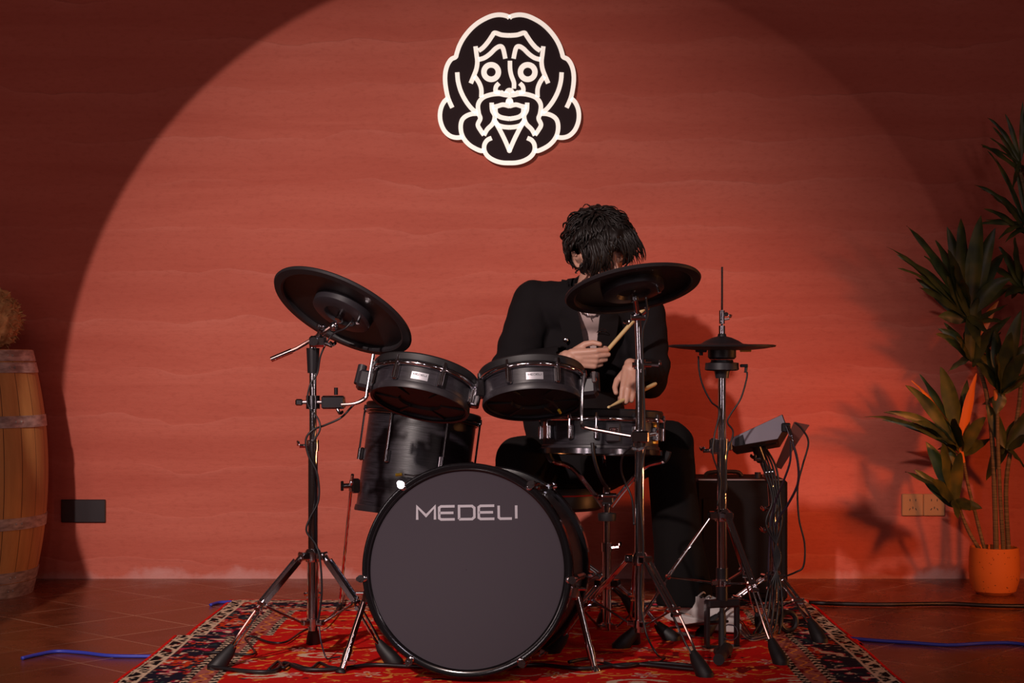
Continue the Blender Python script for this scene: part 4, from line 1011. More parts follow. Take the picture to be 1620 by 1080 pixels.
HR = hand_frame(wrR+Vector((0.006, 0, 0)), (0.97, -0.22, -0.03), (-0.10, -0.25, 1.0))
gripL = at(995, 628, 5.52); tipL = at(961, 645, 5.44); dirL = (tipL-gripL).normalized()
HL = hand_frame((0, 0, 0), (-0.08, -0.62, -0.78), (-0.96, -0.10, 0.12), True)
tl_ = HL.to_3x3().transposed() @ dirL
wrL = gripL-(HL.to_3x3() @ Vector((0.099, 0, -0.027))); HL.translation = wrL

body = []
def tor(p, rr, rot=None): body.append((p, rot or Matrix(), rr))
tor(pelvis+Vector((0, 0, 0.01)), (0.155, 0.11, 0.11)); tor((pelvis+chest)/2, (0.13, 0.10, 0.17)); tor(chest, (0.15, 0.11, 0.15)); tor(upch, (0.15, 0.10, 0.10))
body += [(shR, 0.055, upch, 0.07), (shL, 0.055, upch, 0.07), (neck-Vector((0, 0, 0.04)), 0.058, HD+HM.to_3x3() @ Vector((0, -0.025, -0.06)), 0.052)]
body += [(shR, 0.050, elR, 0.040), (elR, 0.040, wrR, 0.026), (shL, 0.050, elL, 0.040), (elL, 0.040, wrL, 0.026)]
body += [(hipR, 0.085, knR, 0.058), (knR, 0.056, anR, 0.036), (hipL, 0.085, knL, 0.058), (knL, 0.056, anL, 0.036)]
body += [(anR, 0.034, anR+Vector((-0.01, -0.13, -0.055)), 0.03), (anL, 0.032, anL+Vector((0.025, -0.05, -0.045)), 0.026)]
R3 = HM.to_3x3().to_4x4()
hp = lambda x, y, z: HM @ Vector((x, y, z))
body += [(HD, R3, (0.078, 0.098, 0.105)), (hp(0, 0.022, -0.055), R3, (0.060, 0.070, 0.068)), (hp(0, 0.050, -0.092), 0.026, hp(0, 0.062, -0.098), 0.020)]
body += [(hp(0, 0.095, -0.012), 0.010, hp(0, 0.112, -0.042), 0.0125), (hp(-0.012, 0.100, -0.046), 0.008, hp(0.012, 0.100, -0.046), 0.008)]   # nose
body += [(hp(-0.020, 0.088, -0.072), 0.0075, hp(0.020, 0.088, -0.072), 0.0075), (hp(-0.016, 0.087, -0.081), 0.0075, hp(0.016, 0.087, -0.081), 0.0075)]  # lips
body += [(hp(sx*0.014, 0.090, 0.012), 0.008, hp(sx*0.046, 0.078, 0.012), 0.007) for sx in (-1, 1)]                  # brow ridge
body += [(hp(sx*0.030, 0.080, -0.010), R3, (0.014, 0.010, 0.008)) for sx in (-1, 1)]
for sx in (-1, 1):                                   # ears
    for k in range(8):
        a0 = -2.1+k*0.55; a1 = a0+0.55
        pt = lambda a: hp(sx*(0.096+0.006*math.sin(a)), -0.008-0.018*math.cos(a)-0.004, -0.018+0.030*math.sin(a))
        body.append((pt(a0), 0.0055, pt(a1), 0.0055))
    body.append((hp(sx*0.078, -0.012, -0.030), 0.012, hp(sx*0.090, -0.008, -0.010), 0.012))
body += hand(HR); body += hand(HL)
me = blob(body, 0.0034, 3, 0.45)
person = finish(me, 'person', skin, ang=180)
base = Vector((pelvis.x, pelvis.y, 0)); me.transform(Matrix.Translation(-base)); person.location = base; WM[person.name] = Matrix.Translation(base)
tag(person, 'person in a black coat seated behind the kit, head bowed, drumming with two sticks', 'person')
# closed eyes, mouth line
m = MB()
for sx in (-1, 1): m.tube([hp(sx*0.017, 0.0905, -0.014), hp(sx*0.030, 0.0915, -0.0185), hp(sx*0.043, 0.0855, -0.014)], 0.0016, 6)
m.build('eyelashes', hairm, person)
m = MB(); m.tube([hp(-0.021, 0.0925, -0.0765), hp(0, 0.0965, -0.0765), hp(0.021, 0.0925, -0.0765)], 0.0012, 6); m.build('mouth_line', mat('lip', (0.25, 0.06, 0.05), 0.5), person)

# hair
ear = hp(0.096, -0.010, -0.018); brow_gap = at(977, 407, HD.y+CAM_D-0.10)
def bare(p):      # the ear and a slip of forehead stay uncovered
    if p.y < ear.y+0.02 and ((p.x-ear.x)/0.022)**2+((p.z-ear.z)/0.034)**2 < 1: return True
    return p.y < HD.y and ((p.x-brow_gap.x)/0.022)**2+((p.z-brow_gap.z)/0.022)**2 < 1
hb = [(hp(0, -0.014, 0.022), R3, (0.108, 0.122, 0.114)), (hp(0, -0.060, -0.035), R3, (0.080, 0.055, 0.075)), (hp(0.0, 0.060, 0.070), R3, (0.075, 0.048, 0.045))]
for sx in (-1, 1): hb += [(hp(sx*0.074, 0.030, 0.012), 0.026, hp(sx*0.078, 0.046, -0.025), 0.012), (hp(sx*0.070, -0.045, -0.010), 0.030, hp(sx*0.066, -0.060, -0.065), 0.018)]
me = blob(hb, 0.006, 5); displace(me, lambda p: 0.007*noise.noise(p*28)+0.004*noise.noise(p*60))
cull(me, lambda p: bare(p) or (lambda q: (q.y > 0.065 and q.z < 0.028 and abs(q.x) < 0.055) or ((q-Vector((0.095, -0.006, -0.02))).length < 0.030) or False)(HM.inverted() @ p))
hair = finish(me, 'hair', hairm, person, ang=180)
locks = MB(); rnd = random.Random(5)
Hi = HM.inverted()
for k in range(1500):
    u = rnd.uniform(-1, 1); a = rnd.uniform(0, 2*PI); zz_ = rnd.uniform(-0.35, 1.0)
    s_ = math.sqrt(1-min(1, zz_*zz_)); d = Vector((s_*math.cos(a), s_*math.sin(a), zz_))
    if d.y > 0.55 and d.z < 0.10: continue
    root = Vector((d.x*0.106, d.y*0.120-0.012, d.z*0.115+0.022))
    # locks fall from the crown down and forward
    fall = Vector((d.x*0.7, d.y*0.6+0.10, -0.9)); t_ = (fall-d*fall.dot(d)).normalized()
    swirl = d.cross(t_)*(rnd.uniform(-0.9, 0.9)+1.1*noise.noise(d*2.3)); t_ = (t_+swirl*0.6).normalized()
    L_ = rnd.uniform(0.035, 0.075); lift = rnd.uniform(0.0, 0.013)
    if rnd.random() < 0.12: lift += 0.012
    P = []
    for j in range(6):
        f_ = j/5; q = root+t_*L_*f_; c0 = Vector((0, -0.012, 0.022)); dd = (q-c0)
        e = Vector((dd.x/0.109, dd.y/0.123, dd.z/0.117)); q = c0+dd/e.length
        q += dd.normalized()*(lift*math.sin(f_*2.2)+0.002)+t_.cross(d)*(0.006*math.sin(f_*4+k))
        if bare(HM @ q): break
        P.append(HM @ q)
    if len(P) < 4: continue
    n = len(P); w0 = rnd.uniform(0.0035, 0.0065)
    locks.tube(P, [w0*(0.5+0.9*math.sin(PI*min(1, 0.15+i/(n-1)*0.85)))*(1-0.55*i/(n-1)) for i in range(n)], 6, flat=0.5)
# fringe and neck hair
for k in range(120):
    x = rnd.uniform(-0.085, 0.085); P = []
    top = Vector((x*0.9, 0.085, 0.092))
    L_ = rnd.uniform(0.075, 0.125)
    for j in range(6):
        f_ = j/5; q = top+Vector((x*0.35*f_+0.010*math.sin(k+f_*3), 0.045*math.sin(f_*PI*0.6)-0.004*k % 0.006, -L_*f_))
        if bare(HM @ q): break
        P.append(HM @ q)
    if len(P) < 3: continue
    locks.tube(P, [0.006, 0.007, 0.0065, 0.005, 0.0035, 0.001][:len(P)], 6, flat=0.5)
for k in range(90):
    x = rnd.uniform(-0.075, 0.075); P = []
    top = Vector((x, -0.098+abs(x)*0.35, -0.015))
    for j in range(5):
        f_ = j/4; P.append(HM @ (top+Vector((x*0.12*f_, -0.010*math.sin(f_*PI)+0.006*f_, -rnd.uniform(0.06, 0.085)*f_))))
    locks.tube(P, [0.0065, 0.0065, 0.0055, 0.004, 0.001], 6, flat=0.5)
locks.build('hair_locks', hairm, hair, ang=180)

# shirt
me = blob([((pelvis+chest)/2, Matrix(), (0.140, 0.112, 0.19)), (chest, Matrix(), (0.162, 0.120, 0.155)), (upch, Matrix(), (0.160, 0.110, 0.098)), (upch+Vector((0, 0, 0.02)), 0.09, neck-Vector((0, 0.0, 0.03)), 0.062)], 0.009, 6)
displace(me, lambda p: 0.003*noise.noise(Vector((p.x*18, p.y*18, p.z*6))))
cull(me, lambda p: p.z > neck.z-0.012)
finish(me, 'shirt', shirtm, person, ang=180)
# coat: torso, shoulders, sleeves; open V at the front
cb = [((pelvis*0.45+chest*0.55)+Vector((0, 0.0, -0.02)), Matrix(), (0.185, 0.150, 0.25)), (pelvis+Vector((0, 0.01, -0.01)), Matrix(), (0.215, 0.165, 0.135)), (chest, Matrix(), (0.195, 0.145, 0.17)), (upch+Vector((0, 0, 0.0)), Matrix(), (0.190, 0.130, 0.115)),
      (upch+Vector((0, 0.02, 0.05)), 0.10, neck+Vector((0, 0.03, -0.02)), 0.075)]
cb += [(shR+Vector((0, 0, -0.01)), 0.084, upch, 0.10), (shL+Vector((0, 0, -0.01)), 0.080, upch, 0.10)]
cb += [(shR, 0.082, elR+Vector((0.01, 0, 0.01)), 0.078), (elR+Vector((0.01, 0, 0)), 0.078, wrR-(wrR-elR).normalized()*0.025, 0.050)]
cb += [(shL, 0.078, elL, 0.066), (elL, 0.066, wrL-(wrL-elL).normalized()*0.045, 0.048)]
me = blob(cb, 0.0085, 7)
def folds(p):
    d_el = min((p-elR).length, (p-elL).length)
    f_ = 0.008*noise.noise(Vector((p.x*9, p.y*9, p.z*3.2)))+0.003*noise.noise(p*26)
    f_ += 0.010*math.exp(-(d_el/0.10)**2)*math.sin(60*(p.z+0.5*p.x)+6*noise.noise(p*8))
    return f_
displace(me, folds)
vx = lambda z: upch.x-0.010+(z-upch.z)*-0.05           # centre line of the opening
def vopen(p):
    if p.y > chest.y-0.02: return False
    h = p.z-(chest.z-0.055)
    if h < 0: return False
    return abs(p.x-vx(p.z)-0.006) < 0.010+h*0.155
def cuff_cut(p):
    for e, w_, l in ((elR, wrR, 0.018), (elL, wrL, 0.02)):
        d = (w_-e).normalized()
        if (p-(w_-d*l)).dot(d) > 0 and (p-w_).length < 0.09: return True
    return False
cull(me, lambda p: vopen(p) or cuff_cut(p) or p.z > neck.z+0.035 or ((p-neck).length < 0.062 and p.z > neck.z-0.01))
coat = finish(me, 'coat', coatm, person, ang=180)
sm = coat.modifiers.new('thick', 'SOLIDIFY'); sm.thickness = 0.006; sm.offset = -1
# lapels
for sx in (-1, 1):
    m = MB(); P0 = []; P1 = []
    for i in range(13):
        f_ = i/12; z = chest.z-0.05+f_*(neck.z+0.010-(chest.z-0.05)); hgt = max(0, z-(chest.z-0.055))
        xi = vx(z)+0.006+sx*(0.008+hgt*0.155); wd_ = 0.010+0.060*math.sin(PI*min(1, 0.08+f_*0.85))**0.8
        if 0.60 < f_ < 0.68: wd_ *= 0.72
        yf = upch.y-0.125-0.020*math.sin(PI*(1-f_)*0.9)+0.085*max(0, f_-0.62)/0.38*1.1
        P0.append(Vector((xi, yf-0.012, z))); P1.append(Vector((xi+sx*wd_, yf-0.004+abs(wd_)*0.35, z+0.004)))
    k = len(P0)
    th2 = Vector((0, 0.007, 0))
    m.add(P0+P1+[p+th2 for p in P0]+[p+th2 for p in P1], [(i, i+1, k+i+1, k+i) for i in range(k-1)]+[(2*k+i, 3*k+i, 3*k+i+1, 2*k+i+1) for i in range(k-1)]+[(i, 2*k+i, 2*k+i+1, i+1) for i in range(k-1)]+[(k+i, k+i+1, 3*k+i+1, 3*k+i) for i in range(k-1)])
    m.build('lapel', coatm, coat, ang=60)
# collar behind the neck
m = MB(); ring = []
for i in range(25):
    a = math.radians(-35+250*i/24); ring.append((math.cos(a), math.sin(a)))
vs_ = []
for (cx, sy) in ring:
    vs_ += [neck+Vector((cx*0.078, sy*0.070+0.012, -0.045)), neck+Vector((cx*0.070, sy*0.064+0.012, 0.018)), neck+Vector((cx*0.084, sy*0.078+0.012, 0.016)), neck+Vector((cx*0.098, sy*0.090+0.012, -0.035))]
m.add(vs_, [(4*i+j, 4*(i+1)+j, 4*(i+1)+(j+1) % 4, 4*i+(j+1) % 4) for i in range(24) for j in range(4)]); m.build('collar', coatm, coat, ang=60)
for (px, py) in ((895, 537), (899, 567)):
    q = at(px, py, 5.74)
    MB().lathe([(0.0001, 0.004), (0.006, 0.004), (0.009, 0.002), (0.010, 0.0), (0.009, -0.002)], frame(q, (-0.1, -1, 0.1)), 20).build('coat_button', chrome if py < 550 else plastic, coat)
m = MB().tube(smooth_path([at(944, 526, 5.72), at(950, 520, 5.72), at(958, 521, 5.72), at(959, 524, 5.72), at(950, 524, 5.72), at(944, 526, 5.72)], 3), 0.0011, 6).build('silver_pin', chrome, coat)
# chain
m = MB()
cp = [at(905, 470, 5.80), at(913, 484, 5.752), at(921, 491, 5.745), at(931, 493, 5.742), at(941, 490, 5.745), at(948, 484, 5.75), at(955, 470, 5.79)]
pts = smooth_path(cp, 4)
for i, q in enumerate(pts): m.ball(q, 0.0036 if i % 3 else 0.0052, n=8)
m.tube([pts[11], pts[11]+Vector((0.004, -0.003, -0.014))], [0.003, 0.001], 6); m.build('necklace', silver, person)
# trousers
tb = [(pelvis+Vector((0, 0, -0.01)), Matrix(), (0.185, 0.140, 0.105)), (hipR, 0.105, knR, 0.085), (hipL, 0.105, knL, 0.082), (knR, 0.082, anR+Vector((0, 0, 0.02)), 0.085), (knL, 0.080, knL+(anL-knL)*0.5, 0.083), (knL+(anL-knL)*0.5, 0.083, anL+Vector((0.006, -0.020, -0.02)), 0.094)]
me = blob(tb, 0.009, 6)
displace(me, lambda p: 0.009*noise.noise(Vector((p.x*11, p.y*11, p.z*2.2)))+0.004*noise.noise(Vector((p.x*25, p.y*25, p.z*9))))
cull(me, lambda p: p.z < anL.z-0.036)
tr = finish(me, 'trousers', trou, person, ang=180)
sm = tr.modifiers.new('thick', 'SOLIDIFY'); sm.thickness = 0.005; sm.offset = -1
# shoes
def shoe(an, yaw_deg, pitch_deg, z_off, sc=1.0):
    M = Matrix.Translation(an+Vector((0, 0, z_off))) @ Matrix.Rotation(math.radians(yaw_deg), 4, 'Z') @ Matrix.Rotation(math.radians(pitch_deg), 4, 'X') @ Matrix.Diagonal((sc, sc, sc*0.92, 1))
    P = lambda x, y, z: M @ Vector((x, y, z))
    me = blob([(P(0, 0.045, -0.060), 0.034, P(0, -0.05, -0.058), 0.036), (P(0.006, -0.05, -0.066), 0.040, P(0.004, -0.150, -0.074), 0.034), (P(-0.012, -0.06, -0.070), 0.034, P(-0.010, -0.160, -0.076), 0.029), (P(0, 0.025, -0.04), 0.036, P(0, 0.0, -0.010), 0.036), (P(0, -0.01, -0.02), 0.036, P(0, -0.09, -0.048), 0.030)], 0.006, 5)
    Mi_ = M.inverted(); cull(me, lambda p: (Mi_ @ p).z > -0.024)
    so = finish(me, 'shoe', shoew, person, ang=180)
    s_ = MB(); L_ = []
    for i in range(28):
        a = 2*PI*i/28; y = -0.060+0.130*math.sin(a); w_ = 0.040+0.006*math.sin(-a); x = w_*math.cos(a)*(1.0 if abs(math.sin(a)) < .9 else .8)
        L_.append((x, y))
    s_.prism(L_, 0.026, M @ Matrix.Translation((0, 0, -0.116))); s_.build('sole', shoew, so, bevel=0.004)
    g = MB(); g.tube(smooth_path([P(-0.040, 0.02, -0.040), P(-0.034, -0.030, -0.034), P(0, -0.052, -0.028), P(0.034, -0.030, -0.034), P(0.040, 0.02, -0.040)], 4), 0.010, 8, flat=0.5)
    g.build('ankle_strap', shoeg, so)
    for k in range(4):
        yy = -0.055-0.020*k; MB().tube(smooth_path([P(-0.020, yy, -0.026-0.006*k), P(0, yy-0.004, -0.014-0.008*k), P(0.020, yy, -0.026-0.006*k)], 3), 0.003, 6).build('lace', shoew, so)
shoe(anL+Vector((0.012, -0.045, 0.040)), 50, 4, 0.0, 1.18)
shoe(anR, 8, 12, 0.01)

# sticks
def stick(M, y_tip, y_butt, label, c=(0.099, 0, -0.027), tilt=(0, 0)):
    c = Vector(c); dirl = Vector((tilt[0], 1, tilt[1])).normalized()
    a = M @ (c+dirl*y_tip); b_ = M @ (c-dirl*y_butt); d = (a-b_); L_ = d.length; d.normalize()
    fr_ = [(0.0, 0.0055), (0.01, 0.0072), (L_-0.07, 0.0070), (L_-0.022, 0.0036), (L_-0.015, 0.0032), (L_-0.010, 0.0050), (L_-0.004, 0.0045), (L_, 0.001)]
    o = MB().lathe([(0.0005, 0)]+[(r, x) for x, r in fr_], frame(b_, d), 14).build('drumstick', woodst)
    return tag(o, label, 'drumstick', 'drumsticks')
stick(HR, 0.30, 0.055, 'drumstick held in the raised hand, pointing up behind the right cymbal', tilt=(0.85, 0.0))
stick(HL, (tipL-gripL).length/tl_.y*tl_.y, 0.15, 'pale drumstick in the lower hand, its tip over the snare drum', tilt=(tl_.x/tl_.y, tl_.z/tl_.y))

# ------------------------------------------------------------------ potted plant
PB = at(1573, 0, 6.44); PB.z = 0
plant = thing('potted_plant', 'tall leafy plant with long pointed leaves in a round orange clay pot', 'potted plant', PB)
MB().lathe([(0.001, 0.0), (0.065, 0.0), (0.082, 0.012), (0.094, 0.05), (0.098, 0.09), (0.096, 0.15), (0.093, 0.182), (0.085, 0.182), (0.086, 0.14), (0.05, 0.13)], Matrix.Translation(PB), 56).build('pot', potm, plant)
MB().lathe([(0.001, 0.160), (0.05, 0.163), (0.087, 0.155)], Matrix.Translation(PB), 32).build('soil', soilm, plant)
def leaf(mb, b_, tip, width, sag, twist=0.0, rn=random):
    b_ = Vector(b_); tip = Vector(tip); ax = tip-b_; L_ = ax.length
    n = 12; mid = (b_+tip)/2+Vector((0, 0, sag*L_))
    pts = [b_*(1-t)**2+mid*2*t*(1-t)+tip*t*t for t in [i/n for i in range(n+1)]]
    vs_ = []
    sd = ax.normalized().cross(Vector((0, -0.75, 0.65)))
    if sd.length < 0.1: sd = Vector((0, 0, 1))
    sd.normalize(); sd = Matrix.Rotation(twist, 3, ax.normalized()) @ sd
    for i, p in enumerate(pts):
        t = i/n; wd_ = 1.12*width*(math.sin(PI*(t**0.75))**0.8*0.95+0.06*(1-t)) if 0 < t < 1 else (width*0.10 if t == 0 else 0.0005)
        tg = (pts[min(i+1, n)]-pts[max(i-1, 0)]).normalized(); s_ = (sd-tg*sd.dot(tg)).normalized(); nn = tg.cross(s_)
        rip = 0.0025*math.sin(t*17+L_*40)
        vs_ += [p+s_*wd_/2+nn*(wd_*0.16+rip), p+s_*wd_/4+nn*wd_*0.05, p, p-s_*wd_/4+nn*wd_*0.05, p-s_*wd_/2+nn*(wd_*0.16-rip)]
    mb.add(vs_, [(5*i+j, 5*i+j+1, 5*(i+1)+j+1, 5*(i+1)+j) for i in range(n) for j in range(4)])
DP = 6.44
def stem(P, r0, r1):
    pts = smooth_path([at(x, y, D) if y is not None else x for x, y, D in P], 6)
    return MB().tube(pts, [r0+(r1-r0)*i/(len(pts)-1) for i in range(len(pts))], 9).build('stem', stemm, plant)
stem([(1556, 878, 6.43), (1535, 845, 6.42), (1520, 810, 6.41), (1508, 770, 6.40)], 0.008, 0.006)
stem([(1560, 878, 6.45), (1545, 820, 6.46), (1530, 760, 6.46), (1520, 700, 6.45)], 0.0075, 0.006)
stem([(1576, 878, 6.44), (1574, 800, 6.46), (1570, 700, 6.48), (1560, 620, 6.48), (1545, 570, 6.47), (1533, 520, 6.45)], 0.011, 0.007)
stem([(1588, 878, 6.44), (1582, 780, 6.45), (1578, 660, 6.44), (1583, 590, 6.43)], 0.009, 0.006)
stem([(1596, 878, 6.47), (1592, 760, 6.50), (1612, 640, 6.50), (1622, 500, 6.50), (1625, 340, 6.48), (1612, 262, 6.46)], 0.010, 0.006)
rl = random.Random(21)
def rosette(cx, cy, D, tips, width=0.045, col=None, extra=0, rad=70):
    m = MB(); o = MB(); b_ = at(cx, cy, D)
    for k, tt in enumerate(tips):
        tx, ty = tt[0], tt[1]; dD = tt[2] if len(tt) > 2 else rl.uniform(-0.14, 0.12); wd_ = tt[3] if len(tt) > 3 else width*rl.uniform(0.8, 1.15)
        tgt = o if (len(tt) > 4 and tt[4]) else m
        bb = b_+Vector((rl.uniform(-.006, .006), rl.uniform(-.006, .006), rl.uniform(-0.03, 0.02)))
        leaf(tgt, bb, at(tx, ty, min(6.84, D+dD)), wd_, rl.uniform(0.12, 0.30), rl.uniform(-0.5, 0.5))
    for k in range(extra):
        a = rl.uniform(0, 2*PI); r = rad*rl.uniform(0.6, 1.0)
        leaf(m, b_+Vector((0, 0, rl.uniform(-.03, .03))), at(cx+math.cos(a)*r, cy-math.sin(a)*r*0.9-12, min(6.84, D+rl.uniform(-0.18, 0.18))), width*rl.uniform(0.7, 1.0), rl.uniform(0.05, 0.2), rl.uniform(-0.7, 0.7))
    m.build('leaf_cluster', leafm, plant, ang=180)
    if o.v: o.build('orange_leaves', leafy, plant, ang=180)
rosette(1512, 796, 6.40, [(1432, 746, -0.05), (1446, 742, 0.02), (1464, 698, 0, 0.055), (1490, 700, -0.1, 0.05), (1502, 690, 0.1), (1520, 715, -0.08, 0.045), (1475, 760, -0.15, 0.05)], extra=3, rad=50)
rosette(1520, 712, 6.44, [(1364, 660, -0.08, 0.040), (1398, 652, -0.02, 0.036), (1396, 664, 0.08, 0.030), (1432, 609, -0.05, 0.050), (1455, 592, 0.1), (1442, 602, 0.05, 0.036, True), (1488, 580, -0.06, 0.065), (1545, 590, -0.05, 0.038, True), (1530, 600, 0.1), (1540, 618, 0.02), (1440, 668, -0.12, 0.030), (1560, 660, -0.08, 0.045), (1510, 662, -0.2, 0.055), (1480, 650, 0.14), (1556, 700, 0.1)], extra=5, rad=62)
rosette(1532, 500, 6.42, [(1402, 390, -0.05, 0.040), (1418, 402, 0.05), (1434, 357, 0.0, 0.048), (1420, 424, -0.02, 0.045), (1448, 440, 0.06), (1455, 455, -0.06), (1498, 358, 0.05, 0.05), (1520, 345, -0.05, 0.060), (1552, 340, -0.08, 0.060), (1575, 360, 0.0, 0.06), (1480, 380, 0.1, 0.05), (1590, 400, 0.08, 0.055), (1600, 440, -0.08, 0.055), (1500, 395, -0.15, 0.055), (1462, 405, 0.1), (1510, 420, -0.16, 0.055)], 0.052, extra=9, rad=78)
rosette(1538, 570, 6.45, [(1480, 528, -0.06, 0.036), (1484, 520, 0.04), (1493, 510, 0.1, 0.03), (1548, 470, -0.06, 0.060), (1580, 476, 0.0, 0.036, True), (1568, 520, -0.1), (1600, 500, 0.06), (1556, 545, 0.1, 0.04, True), (1530, 520, 0.12)], 0.042, extra=6, rad=60)
rosette(1584, 620, 6.42, [(1545, 575, -0.05), (1616, 490, -0.05, 0.055), (1575, 520, 0.05, 0.055), (1600, 525, -0.1, 0.050), (1628, 540, 0.0), (1632, 590, 0.06), (1622, 560, -0.12), (1560, 545, 0.08), (1575, 560, -0.15, 0.05), (1606, 560, 0.1, 0.05)], 0.05, extra=6, rad=64)
rosette(1592, 700, 6.46, [(1560, 640, 0.0), (1640, 640, 0.0, 0.055), (1630, 690, -0.08, 0.055), (1620, 660, 0.1), (1570, 720, 0.05), (1560, 760, 0.12, 0.05), (1625, 745, 0.05, 0.05)], 0.05)
rosette(1624, 360, 6.48, [(1540, 292, 0.0, 0.020), (1553, 300, 0.05, 0.02), (1562, 238, -0.02, 0.016), (1556, 330, -0.05, 0.022), (1575, 250, 0.08, 0.018), (1560, 348, 0.04, 0.022), (1600, 240, 0.0, 0.02), (1640, 260, -0.05, 0.02), (1650, 330, 0.0, 0.02), (1580, 378, -0.1, 0.024), (1640, 400, -0.1, 0.03)], 0.022, extra=10, rad=80)
rosette(1614, 262, 6.46, [(1562, 186, 0.0, 0.018), (1570, 200, 0.06, 0.018), (1554, 232, -0.05, 0.018), (1590, 180, 0.0, 0.018), (1618, 160, 0.0, 0.018), (1640, 180, 0.05, 0.018), (1566, 218, 0.1, 0.016)], 0.018, extra=8, rad=75)
rosette(1618, 455, 6.50, [(1560, 420, 0.05), (1580, 390, 0.0), (1605, 375, -0.08), (1650, 390, 0.0), (1650, 440, 0.0), (1590, 470, -0.1), (1575, 455, 0.12), (1640, 500, 0.05)], 0.045, extra=5, rad=60)
for (x0, y0, x1, y1) in ((1577, 640, 1575, 610), (1523, 725, 1519, 700)):
    MB().cyl(at(x0, y0+6, 6.44), at(x1, y1+6, 6.43), 0.011, 0.009, n=10).build('leaf_sheath', leafy, plant)

# ------------------------------------------------------------------ cables
def cable(name, label, pts, r, m, cat='cable', group=None, flat=True):
    o = MB().tube(smooth_path(pts, 7), r, 7).build(name, m, ang=180)
    tag(o, label, cat, group); return o
def fl(px, py, h=0.006):
    D = CAM_H*F_PX/(py-HOR); v = at(px, py, D); v.z = h; return v
cable('blue_cable', 'blue cable lying on the floor tiles left of the rug', [fl(35, 1044), fl(60, 1038), fl(90, 1033), (fl(130, 1035)), fl(175, 1040), fl(240, 1041), fl(262, 1041)], 0.006, cableb)
cable('blue_cable', 'short end of blue cable at the rear left corner of the rug', [fl(333, 959), fl(345, 955.5), fl(357, 954.5), fl(366, 954)], 0.006, cableb)
cable('blue_cable', 'blue cable running over the floor tiles right of the rug', [fl(1344, 1012), fl(1390, 1016), fl(1440, 1019), fl(1500, 1023), fl(1560, 1020), fl(1605, 1020), fl(1640, 1026)], 0.006, cableb)
cable('floor_cable', 'thick black cable on the tiles in front of the plant pot', [fl(1280, 957, .01), fl(1330, 959, .01), fl(1400, 960, .01), fl(1500, 959, .01), fl(1570, 962, .01), fl(1650, 963, .01)], 0.008, cablem)
RZ = 0.022
G = 'cables lying over the rug'
cable('floor_cable', 'black cable running along the front of the rug under the kick drum', [fl(330, 1066, RZ), fl(400, 1074, RZ), fl(435, 1072, RZ), fl(450, 1060, RZ), fl(480, 1070, RZ), fl(530, 1070, RZ), fl(590, 1063, RZ), fl(660, 1066, RZ), fl(760, 1068, RZ), fl(850, 1063, RZ), fl(920, 1069, RZ), fl(1000, 1062, RZ), fl(1070, 1068, RZ), fl(1110, 1072, RZ)], 0.006, cablem, group=G)
cable('floor_cable', 'second black cable beside the kick drum spur on the right, nearest the front edge', [fl(900, 1063, RZ+.008), fl(935, 1058, RZ+.008), fl(980, 1066, RZ), fl(1030, 1060, RZ), fl(1080, 1063, RZ), fl(1105, 1066, RZ)], 0.0055, cablem, group=G)
cable('floor_cable', 'looping black cable between the left stand and the kick drum spur', [fl(425, 1071, RZ), fl(440, 1058, RZ), fl(448, 1070, RZ+.004), fl(462, 1062, RZ), fl(490, 1069, RZ), fl(505, 1060, RZ), fl(520, 1066, RZ), fl(532, 1068, RZ)], 0.0045, cablem, group=G)
cable('floor_cable', 'thin black cable curling past the foot of the left cymbal stand', [fl(320, 1044, RZ), fl(345, 1043, RZ), fl(400, 1046, RZ), fl(395, 1030, RZ), fl(388, 1020, RZ), fl(400, 1017, RZ), fl(425, 1026, RZ), fl(452, 1026, RZ), fl(480, 1008, RZ), fl(510, 1000, RZ+0.01), fl(538, 968, 0.02), fl(545, 950, 0.02)], 0.0035, cablem, group=G)
cable('floor_cable', 'pale grey thin cable hanging from the left stand hub to the rug', [at(505, 990, 4.92), at(508, 1015, 4.90), at(516, 1040, 4.86), fl(524, 1052, RZ), fl(538, 1050, RZ)], 0.0025, cablep, group=G)
cable('stand_cable', 'black cable wound round the pole of the left cymbal stand', [at(583, 625, 4.96), at(560, 640, 4.93), at(540, 660, 4.93), at(515, 672, 4.92), at(495, 680, 4.905), at(484, 695, 4.905), at(488, 720, 4.905), at(502, 750, 4.905), at(504, 790, 4.905), at(490, 820, 4.905), at(485, 840, 4.905), at(500, 862, 4.905), at(507, 890, 4.90), at(509, 940, 4.90), at(503, 985, 4.91)], 0.0032, cablem)
cable('cymbal_lead', 'thin black lead down the upper pole of the left stand', [at(556, 509, 4.87), at(545, 520, 4.87), at(525, 530, 4.90), at(508, 560, 4.905), at(502, 590, 4.91), at(490, 610, 4.905), at(487, 640, 4.905), at(503, 662, 4.905), at(506, 680, 4.90), at(494, 700, 4.90)], 0.0028, cablem)
cable('ride_lead', 'thin black lead down the right cymbal stand', [at(1022, 470, 4.84), at(1024, 500, 4.86), at(1016, 530, 4.87), at(1018, 600, 4.875), at(1020, 700, 4.875), at(1012, 780, 4.872), at(1018, 860, 4.87), at(1014, 940, 4.87), at(1022, 1000, 4.85), at(1040, 1035, 4.80), fl(1052, 1052, RZ), fl(1040, 1060, RZ)], 0.003, cablem)
cable('snare_lead', 'black lead hanging from the snare drum beside its stand', [at(937, 700, 5.09), at(940, 725, 5.09), at(950, 755, 5.12), at(962, 775, 5.2)], 0.006, cablem)
cable('stand_lead', 'black lead looping from the snare clamp down past the right cymbal stand', [at(1000, 705, 4.86), at(985, 722, 4.90), at(983, 745, 4.95), at(990, 765, 4.97), at(1000, 790, 4.95), at(1003, 830, 4.90)], 0.003, cablem)
